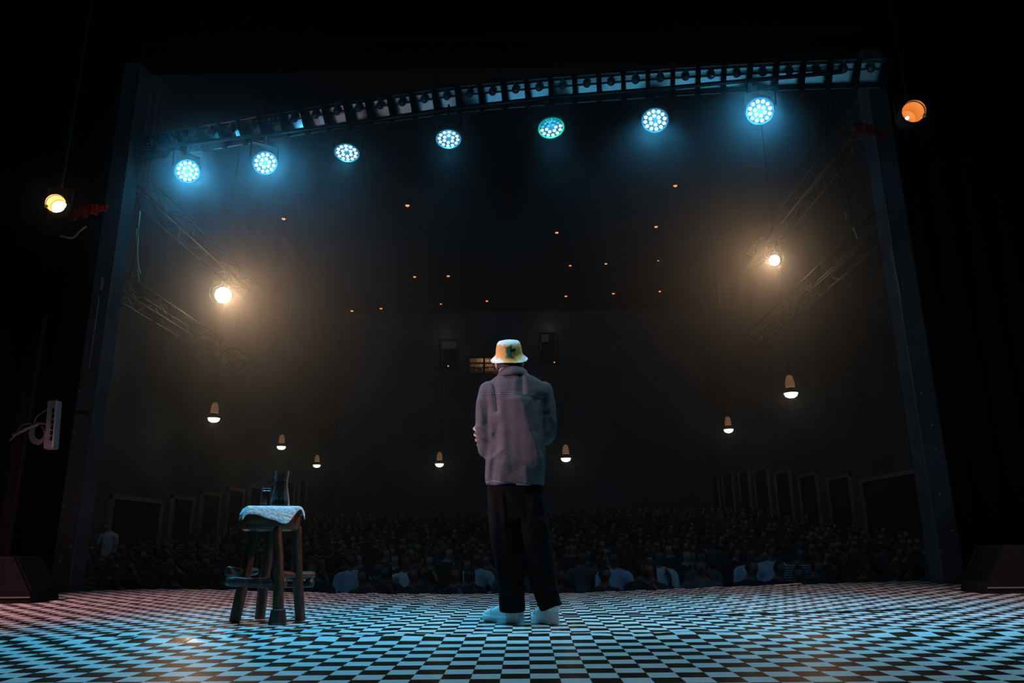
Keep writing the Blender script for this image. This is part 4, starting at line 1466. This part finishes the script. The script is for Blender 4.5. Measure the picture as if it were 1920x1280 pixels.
def log(name, pts, rad, m=M_log, parent=None, seg=12):
    P = smooth_path(pts, 5)
    gg = G()
    rr = []
    n = len(P)
    rads = [rad[0] + (rad[1] - rad[0]) * i / (n - 1) for i in range(n)]
    rads = [r * (1 + .06 * wave(i * .5, r * 100, len(name))) for i, r in enumerate(rads)]
    P2 = [P[0]] + P + [P[-1]]
    a = (P[0] - P[1]).normalized(); b_ = (P[-1] - P[-2]).normalized()
    P2[0] = P[0] + a * .006; P2[-1] = P[-1] + b_ * .006
    rads = [rads[0] * .82] + rads + [rads[-1] * .82]
    gg.tube(P2, rads, seg)
    return gg.build(name, m, parent or st, True)
def fl_(px, py): return at_z(px, py, .0)
F = [fl_(439.5, 1166), fl_(487, 1160), fl_(520, 1171), fl_(563, 1164)]
legtop = [Vector((sp_(466, 995).x, F[0].y + .075, z_bot + .02)), Vector((sp_(494, 995).x, F[1].y - .05, z_bot + .02)), Vector((sp_(529, 995).x, F[2].y + .06, z_bot + .02)), Vector((sp_(555, 995).x, F[3].y - .04, z_bot + .02))]
LR = [(.041, .034), (.038, .033), (.031, .034), (.034, .032)]
# feet spread out in depth so that the four stand on a square
for k in range(4):
    f = F[k].copy(); f.z = .004
    if k == 2: f.z = .05
    r0, r1 = LR[k]
    mid_ = legtop[k].lerp(f, .5) + Vector((.006 * (-1) ** k, 0, 0))
    log('leg', [legtop[k], mid_, f], (r0, r1))
g = G()
f = F[2]
rr = []
for z, w in ((0.001, .048), (.012, .051), (.060, .043), (.088, .040), (.092, .034)):
    rr.append([Vector((f.x + w * math.cos(a) * (1.12 if abs(math.cos(a)) > .5 else 1), f.y + w * math.sin(a), z)) for a in [2 * math.pi * (q + .5) / 8 for q in range(8)]])
g.rings(rr)
o = g.build('foot_block', mat('dark_foot_block', (.02, .018, .017), .5), st)
yf = (F[0].y + F[2].y) / 2 - .05; yb = (F[1].y + F[3].y) / 2 + .045
def rail(name, pa, ya, pb, yb_, r):
    a = at(pa[0], pa[1], ya); b_ = at(pb[0], pb[1], yb_)
    return log(name, [a, a.lerp(b_, .5) + Vector((0, 0, -.006)), b_], r)
rail('stretcher', (426, 1089), yf - .01, (535, 1092.5), yf + .0, (.029, .033))
rail('stretcher', (488, 1092), yb, (586, 1093), yb - .02, (.024, .027))
rail('stretcher', (428, 1070), yf + .02, (480, 1071), yb + .05, (.029, .024))
ob = rail('stretcher', (520, 1077), yf + .0, (586, 1077.5), yb + .02, (.031, .026))

# towel over the seat
g = G()
NX, NY = 30, 22
vs = []
cx0, cx1 = -.215, .215
for j in range(NY + 1):
    for i in range(NX + 1):
        u = i / NX * 2 - 1; v = j / NY * 2 - 1
        x = u * .222; y = v * .205
        # ragged outline
        x *= 1 + .05 * wave(v * 2, 1.3); y *= 1 + .10 * wave(u * 2.2, 7.7)
        ox = max(0, abs(x) - .168); oy = max(0, abs(y) - .148)
        if v < 0:      # towards the viewer the towel hangs lower in the middle right and is turned up at the far right
            oy *= 1.0 + .9 * math.exp(-((u - .25) / .35) ** 2) - .8 * math.exp(-((u - .72) / .22) ** 2)
        drop = min(1.0, 1) * (ox * .85 + oy * .95)
        X = math.copysign(min(abs(x), .168 + ox * .45), x); Yv = math.copysign(min(abs(y), .148 + oy * .35), y)
        z = z_top + .007 - drop + .004 * wave(u * 5, v * 5, 2) + .0025 * wave(u * 14, v * 14, 2)
        vs.append((seat_c.x + X * math.cos(rot) - Yv * math.sin(rot), SY + X * math.sin(rot) + Yv * math.cos(rot), z))
fs = [(j * (NX + 1) + i, j * (NX + 1) + i + 1, (j + 1) * (NX + 1) + i + 1, (j + 1) * (NX + 1) + i) for j in range(NY) for i in range(NX)]
g.add(vs, fs)
M_towel = mat('white_terry', (.74, .76, .76), .95, var=.10, scale=60, bump=.9, sheen=.3)
o = g.build('towel', M_towel, None, 'all', org=(seat_c.x, SY, z_top))
md = o.modifiers.new('t', 'SOLIDIFY'); md.thickness = .006; md.offset = 1
md2 = o.modifiers.new('s', 'SUBSURF'); md2.levels = 1; md2.render_levels = 1
tag(o, 'small white terry towel draped over the stool seat under carafe and glass', 'towel')

# carafe and glass
M_glass = bpy.data.materials.new('glass_whitened_rim'); M_glass.use_nodes = True
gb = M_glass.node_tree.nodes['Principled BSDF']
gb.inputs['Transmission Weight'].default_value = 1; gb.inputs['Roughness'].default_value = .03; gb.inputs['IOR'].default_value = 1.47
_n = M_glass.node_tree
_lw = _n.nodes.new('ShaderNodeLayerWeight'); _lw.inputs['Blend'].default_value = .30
_df = _n.nodes.new('ShaderNodeBsdfDiffuse'); _df.inputs['Color'].default_value = (.85, .9, .92, 1)  # white mixed in at grazing angles, painting bright rims on the glass
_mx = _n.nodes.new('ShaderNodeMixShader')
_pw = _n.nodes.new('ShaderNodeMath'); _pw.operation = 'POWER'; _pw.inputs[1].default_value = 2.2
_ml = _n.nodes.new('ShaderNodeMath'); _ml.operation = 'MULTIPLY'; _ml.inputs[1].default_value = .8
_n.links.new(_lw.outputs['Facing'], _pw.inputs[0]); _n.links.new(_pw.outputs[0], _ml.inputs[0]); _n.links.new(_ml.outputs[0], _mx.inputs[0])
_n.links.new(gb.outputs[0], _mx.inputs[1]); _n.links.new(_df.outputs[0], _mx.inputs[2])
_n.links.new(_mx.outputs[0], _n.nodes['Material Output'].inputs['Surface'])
M_water = bpy.data.materials.new('water'); M_water.use_nodes = True
gb = M_water.node_tree.nodes['Principled BSDF']
gb.inputs['Transmission Weight'].default_value = 1; gb.inputs['Roughness'].default_value = .0; gb.inputs['IOR'].default_value = 1.33
zt0 = z_top + .017
cpos = at(524, 953, SY + .00); cpos.z = zt0
k_ = 1 / ((sp_(600, 930) - sp_(400, 930)).x / 200)
def q(v): return v / k_
car = empty('carafe', cpos, 'glass carafe of water with a handle, standing on the towel of the stool', 'carafe')
g = G()
H = q(64)
outer = [(q(15.5), 0), (q(17.3), .006), (q(16.6), H * .16), (q(13.5), H * .42), (q(11.6), H * .60), (q(11.2), H * .74), (q(12.2), H * .78), (q(11.9), H * .82), (q(13.0), H * .93), (q(13.8), H)]
inner = [(r - .0055, max(z, .010)) for r, z in reversed(outer)]
g.lathe([(.001, 0)] + outer + inner + [(.001, .010)], 40)
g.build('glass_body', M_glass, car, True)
g = G()
wi = [(r - .0060, z) for r, z in outer if z < H * .70]
wi = [(r, max(z, .0105)) for r, z in wi]
g.lathe([(.001, .0105)] + wi + [(q(11.3) - .006, H * .70), (.001, H * .70)], 32)
g.build('water', M_water, car, True)
g = G()
g.tube(smooth_path([(-q(12.3), 0, H * .80), (-q(15.0), 0, H * .83), (-q(17.4), 0, H * .74), (-q(17.6), 0, H * .60), (-q(16.2), 0, H * .48), (-q(13.6), 0, H * .42)], 5), .0048, 8)
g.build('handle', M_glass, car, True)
gpos = at(497, 953, SY - .01); gpos.z = zt0 - .001
gl = empty('drinking_glass', gpos, 'small straight drinking glass standing left of the carafe on the towel', 'glass')
g = G()
H = q(32.5)
outer = [(q(8.6), 0), (q(8.9), .003), (q(9.0), H * .6), (q(9.1), H * .9), (q(8.6), H * .98), (q(7.0), H)]
inner = [(q(6.4), H * .88), (q(7.7), H * .84), (q(8.2), H * .55), (q(8.0), .0)]
g.lathe(outer + [(.001, H * .985), (.001, H * .86)] , 28)
g.lathe([(.001, H * .86)] + inner + [(q(8.6), 0)], 28)
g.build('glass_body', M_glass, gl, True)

# ------------------------------------------------------------------ stage sides: wedges, distribution box, curtains, cables
M_wedge = mat('speaker_cabinet', (.010, .010, .0105), .85, spec=.06, var=.2, scale=20)
M_grille = mat('speaker_grille', (.012, .012, .013), .9, .0, spec=.05)
def wedge(x0, x1, Y, zt, label, s):
    w = x1 - x0
    r = world_empty('monitor_wedge', ((x0 + x1) / 2, Y, 0), label, 'speaker', 'stage monitor wedges')
    g = G()
    d = .42
    P = [(0, 0), (0, .10), (.20, zt), (.42, zt), (.42, 0)]
    if s < 0: prof = [(x1 - a * 0 - (0 if k in (0, 1) else 0), z) for k, (a, z) in enumerate(P)]
    vs = []; fs = []
    # slope faces across the stage: profile in x, extruded in y
    px_ = [(x1, .0), (x1 - .02, .085), (x1 - .22, zt), (x0 + .02, zt), (x0, 0)] if s < 0 else [(x0, .0), (x0 + .02, .085), (x0 + .22, zt), (x1 - .02, zt), (x1, 0)]
    for yy in (Y, Y + d):
        vs += [(a, yy, b) for a, b in px_]
    n = 5
    fs = [tuple(range(n)), tuple(range(2 * n - 1, n - 1, -1))] + [(i, (i + 1) % n, n + (i + 1) % n, n + i) for i in range(n)]
    g.add(vs, fs)
    g.build('cabinet', M_wedge, r)
    a, b = px_[1], px_[2]
    g = G()
    nx, nz_ = (b[1] - a[1]), -(b[0] - a[0])
    l = math.hypot(nx, nz_); nx, nz_ = nx / l * (-1 if s > 0 else 1) * (1), nz_ / l
    if nz_ < 0: nx, nz_ = -nx, -nz_
    m0 = ((a[0] + b[0]) / 2 + nx * .006, Y + d / 2, (a[1] + b[1]) / 2 + nz_ * .006)
    tx = Vector((b[0] - a[0], 0, b[1] - a[1])).normalized(); ny = Vector((nx, 0, nz_)); ty = Vector((0, 1, 0))
    R = Matrix((tx, ty, ny)).transposed()
    g.box(m0, (l - .03, d - .05, .012), R, bev=.003)
    g.build('grille', M_grille, r)
    g = G(); g.box(((x0 + x1) / 2, Y - .004, .052), (w - .02, .008, .012)); g.build('front_edge', mat('worn_edge', (.16, .15, .14), .6), r)
a = at(-70, 1112, 6.95).x; b_ = at(60, 1112, 6.95).x
wedge(a, b_, 6.95, at(20, 1044, 6.95).z, 'dark stage monitor wedge at the left edge of the stage', -1)
a = at(1850, 1105, 7.0).x; b_ = at(2010, 1105, 7.0).x
wedge(a, b_, 7.0, at(1910, 1022, 7.0).z, 'dark stage monitor wedge at the right edge, half out of the picture', 1)

def curtain(x0, x1, Y, zt, label, m=M_velvet, amp=.06, k=9):
    g = G(); n = 90; vs = []
    for i in range(n + 1):
        t = i / n; x = x0 + (x1 - x0) * t
        y = Y + amp * math.sin(t * k * 2 * math.pi) + .02 * math.sin(t * 61)
        vs += [(x, y, .012), (x, y + .01 * math.sin(i), zt * .5), (x, y, zt)]
    fs = []
    for i in range(n):
        for j in range(2):
            fs.append((i * 3 + j, i * 3 + 3 + j, i * 3 + 4 + j, i * 3 + 1 + j))
    g.add(vs, fs)
    o = g.build('stage_curtain', m, None, 'all', org=((x0 + x1) / 2, Y, 0))
    md = o.modifiers.new('t', 'SOLIDIFY'); md.thickness = .01
    tag(o, label, 'curtain', 'black velvet leg curtains')
M_velvet2 = mat('dark_plum_velvet', (.035, .022, .022), .95, spec=.1)
curtain(PLx - 3.4, PLx - .10, 8.80, 7.9, 'black velvet leg curtain outside the left pillar, behind the distribution box')
curtain(PRx + .10, PRx + 3.4, 8.80, 7.9, 'black velvet leg curtain outside the right pillar')
xx = at(24, 900, 7.9).x
curtain(xx - .06, xx + .09, 7.9, 3.0, 'narrow plum curtain edge at the far left beyond the pillar', M_velvet2, .012, 2)

# distribution box with cables, on the left
DB = [at(88, 842, 7.6), at(104, 842, 7.6), at(111, 752, 7.6), at(95, 752, 7.6)]
c = (DB[0] + DB[1] + DB[2] + DB[3]) / 4
hgt = DB[3].z - DB[0].z
lean = math.atan2(DB[3].x - DB[0].x, hgt)
db = world_empty('distribution_box', c, 'pale upright socket strip with coiled cables, left of the left pillar', 'electrical box')
M_dbx = mat('grey_powder_coat', (.34, .36, .38), .5, var=.1, scale=8)
R = Matrix.Rotation(lean, 3, 'Y')
g = G(); g.box(c, (.098, .10, hgt), R, bev=.008); g.build('case', M_dbx, db)
g = G(); g.box(c + R @ Vector((.046, -.052, 0)), (.014, .012, hgt), R, bev=.003); g.build('edge_rail', mat('pale_edge', (.6, .58, .56), .5), db)
g = G(); g.box(c + R @ Vector((-.01, -.051, -hgt * .36)), (.076, .006, hgt * .22), R); g.build('end_panel', mat('end_panel', (.26, .24, .25), .5), db)
for k in range(6):
    g = G(); g.box(c + R @ Vector((.025, -.055, hgt * (.28 - .115 * k))), (.026, .014, .045), R, bev=.004); g.build('socket', M_black, db)
g = G()
a, b_ = at(24, 816, 7.62), at(73, 793, 7.62)
g.tube([a, b_], .016, 10); g.tube([b_, c], .012, 8)
g.build('bracket_arm', mat('worn_arm', (.30, .30, .28), .5), db, True)
g = G()
def loop(cx, cy_, rx, ry, ph=0, a0=0, a1=360, yy=7.58, n=22):
    return [at(cx + rx * math.cos(math.radians(a0 + (a1 - a0) * k / n)), cy_ + ry * math.sin(math.radians(a0 + (a1 - a0) * k / n)), yy + .004 * k) for k in range(n + 1)]
for k in range(5):
    g.tube(loop(70 + k * .8, 815 - k, 15 - k * 1.2, 18 - k * 1.1, 0, -60 + 8 * k, 260, 7.6 - .012 * k), .0055, 6)
g.build('cable_coil', mat('pale_cable', (.33, .34, .32), .6), db, True)
g = G()
g.tube(loop(52, 812, 18, 18, 0, 180, 300), .005, 6); g.tube(smooth_path([at(88, 768, 7.58), at(78, 774, 7.56), at(68, 783, 7.56), at(64, 792, 7.6)]), .005, 6)
g.tube(smooth_path([at(19, 825, 7.62), at(30, 815, 7.6), at(40, 808, 7.6)]), .007, 6)
g.build('loose_cable', mat('pale_cable', (.33, .34, .32), .6), db, True)
# a bracket that ties the box to the pillar
g = G(); g.box((c + Vector((.12, .12, .15))), (.30, .03, .03)); g.build('wall_bracket', M_black, db)

# hanging straps and cables by the pillars
M_strap = mat('webbing_strap', (.55, .42, .28), .35, .1)
def hang(name, pts, Y, r, label, cat, m=M_strap, flat=1.0):
    P = smooth_path([at(x, y, Y) for x, y in pts], 6)
    top = P[0]
    g = G(); g.tube(P, r, 6, flat=flat)
    o = g.build(name, m, None, True, org=tuple(top))
    if name in ('hanging_strap', 'sagging_cable', 'vertical_cable'):
        g = G(); g.tube([top, Vector((top.x, 8.92, 7.25)) if Y > 8.4 else Vector((top.x, top.y + .1, 7.0))], .003, 4)
        w_ = g.build('suspension_wire', M_black, None, org=tuple(top)); w_.parent = o; w_.location = (0, 0, 0)
    tag(o, label, cat)
    return o
hang('hanging_strap', [(262.5, 395), (259, 440), (257.5, 475), (260, 500), (263.5, 513)], 8.9, .013, 'longer hanging strap glinting beside the left pillar top', 'strap')
hang('hanging_strap', [(256, 430), (256.5, 480), (259, 510), (261, 528)], 8.95, .010, 'shorter hanging strap end just left of the glinting one', 'strap')
M_cabd = mat('dusty_cable', (.20, .15, .12), .5)
hang('sagging_cable', [(248, 505), (246, 528), (238, 550), (228, 572), (221, 590)], 8.7, .007, 'thin sagging cable between left pillar and hanging straps', 'cable', M_cabd)
hang('sagging_cable', [(112, 442), (122, 444), (134, 446), (142, 442), (149, 434), (162, 424)], 7.75, .010, 'short bluish cable loop below the glowing left can lamp', 'cable', mat('blue_grey_cable', (.30, .36, .45), .4))
hang('hanging_strap', [(1584, 395), (1586, 405), (1588, 412)], 8.8, .005, 'tiny strap glint high right above the other strap', 'strap')
hang('hanging_strap', [(1599, 425), (1602, 432), (1607, 447)], 8.8, .008, 'short glinting strap high right, left of the right pillar', 'strap')
hang('cable_clamp', [(191, 519), (191, 530), (189, 543)], 8.565, .020, 'pipe clamp at the top of the glint rod on the left pillar', 'clamp', M_cabd)
hang('glint_rod', [(186, 556), (181, 590), (174, 640), (167, 690)], 8.565, .009, 'thin rod standing in for the warm edge highlight of the left pillar', 'glint_rod', mat('glint_rod_metal', (.35, .27, .2), .4, .5))  # added rod, drawn for the highlight along the pillar edge
hang('glint_rod', [(1668.5, 460), (1675, 490), (1683, 525), (1690, 560)], 8.565, .007, 'thin rod standing in for the edge highlight of the right pillar', 'glint_rod', mat('glint_rod_metal', (.35, .27, .2), .4, .5))  # same kind of added rod, for the right pillar's edge highlight
g = G(); g.tube([(-7.5, 8.92, 7.27), (7.5, 8.92, 7.27)], .03, 8)
tag(g.build('grid_pipe', M_metal_black, smooth=True), 'black grid pipe hidden in the dark above the strip light', 'pipe')
# pale blue cable and darker cable end near the right pillar foot
M_bluec = mat('pale_blue_cable', (.25, .50, .75), .5)
hang('vertical_cable', [(1735, 958), (1740, 985), (1746, 1015), (1751, 1040)], 8.9, .006, 'pale blue cable hanging beside the right door', 'cable', M_bluec)
hang('vertical_cable', [(1733, 1022), (1736, 1050), (1739, 1088)], 8.95, .006, 'dark blue lower cable end near the right pillar foot', 'cable', mat('dark_blue_cable', (.10, .16, .22), .5))

# bright tilted strip standing for the tape highlight on the stage edge, right
a, b_ = at_z(1449, 1098.5, .006), at_z(1500, 1095.5, .006)
g = G(); g.box((a + b_) / 2, ((b_ - a).length, .05, .006), Matrix.Rotation(math.atan2(b_.y - a.y, b_.x - a.x), 3, 'Z') @ Matrix.Rotation(-.5, 3, 'X'))
tag(g.build('edge_glint', mat('glint_strip', (.95, .78, .50), .45, .4)), 'bright strip standing in for a highlight on the stage edge tape, right', 'edge highlight')
for px, py in ((1812, 1094), (1790, 1092)):
    p = at_z(px, py, .004)
    g = G(); g.box((p.x, p.y, .02), (.05, .03, .035), Matrix.Rotation(.5, 3, 'Z'), bev=.004)
    tag(g.build('tape_wad', mat('pale_tape', (.6, .52, .47), .8)), 'pale wad of tape at the foot of the right pillar, %s one' % ('right' if px > 1800 else 'left'), 'tape')
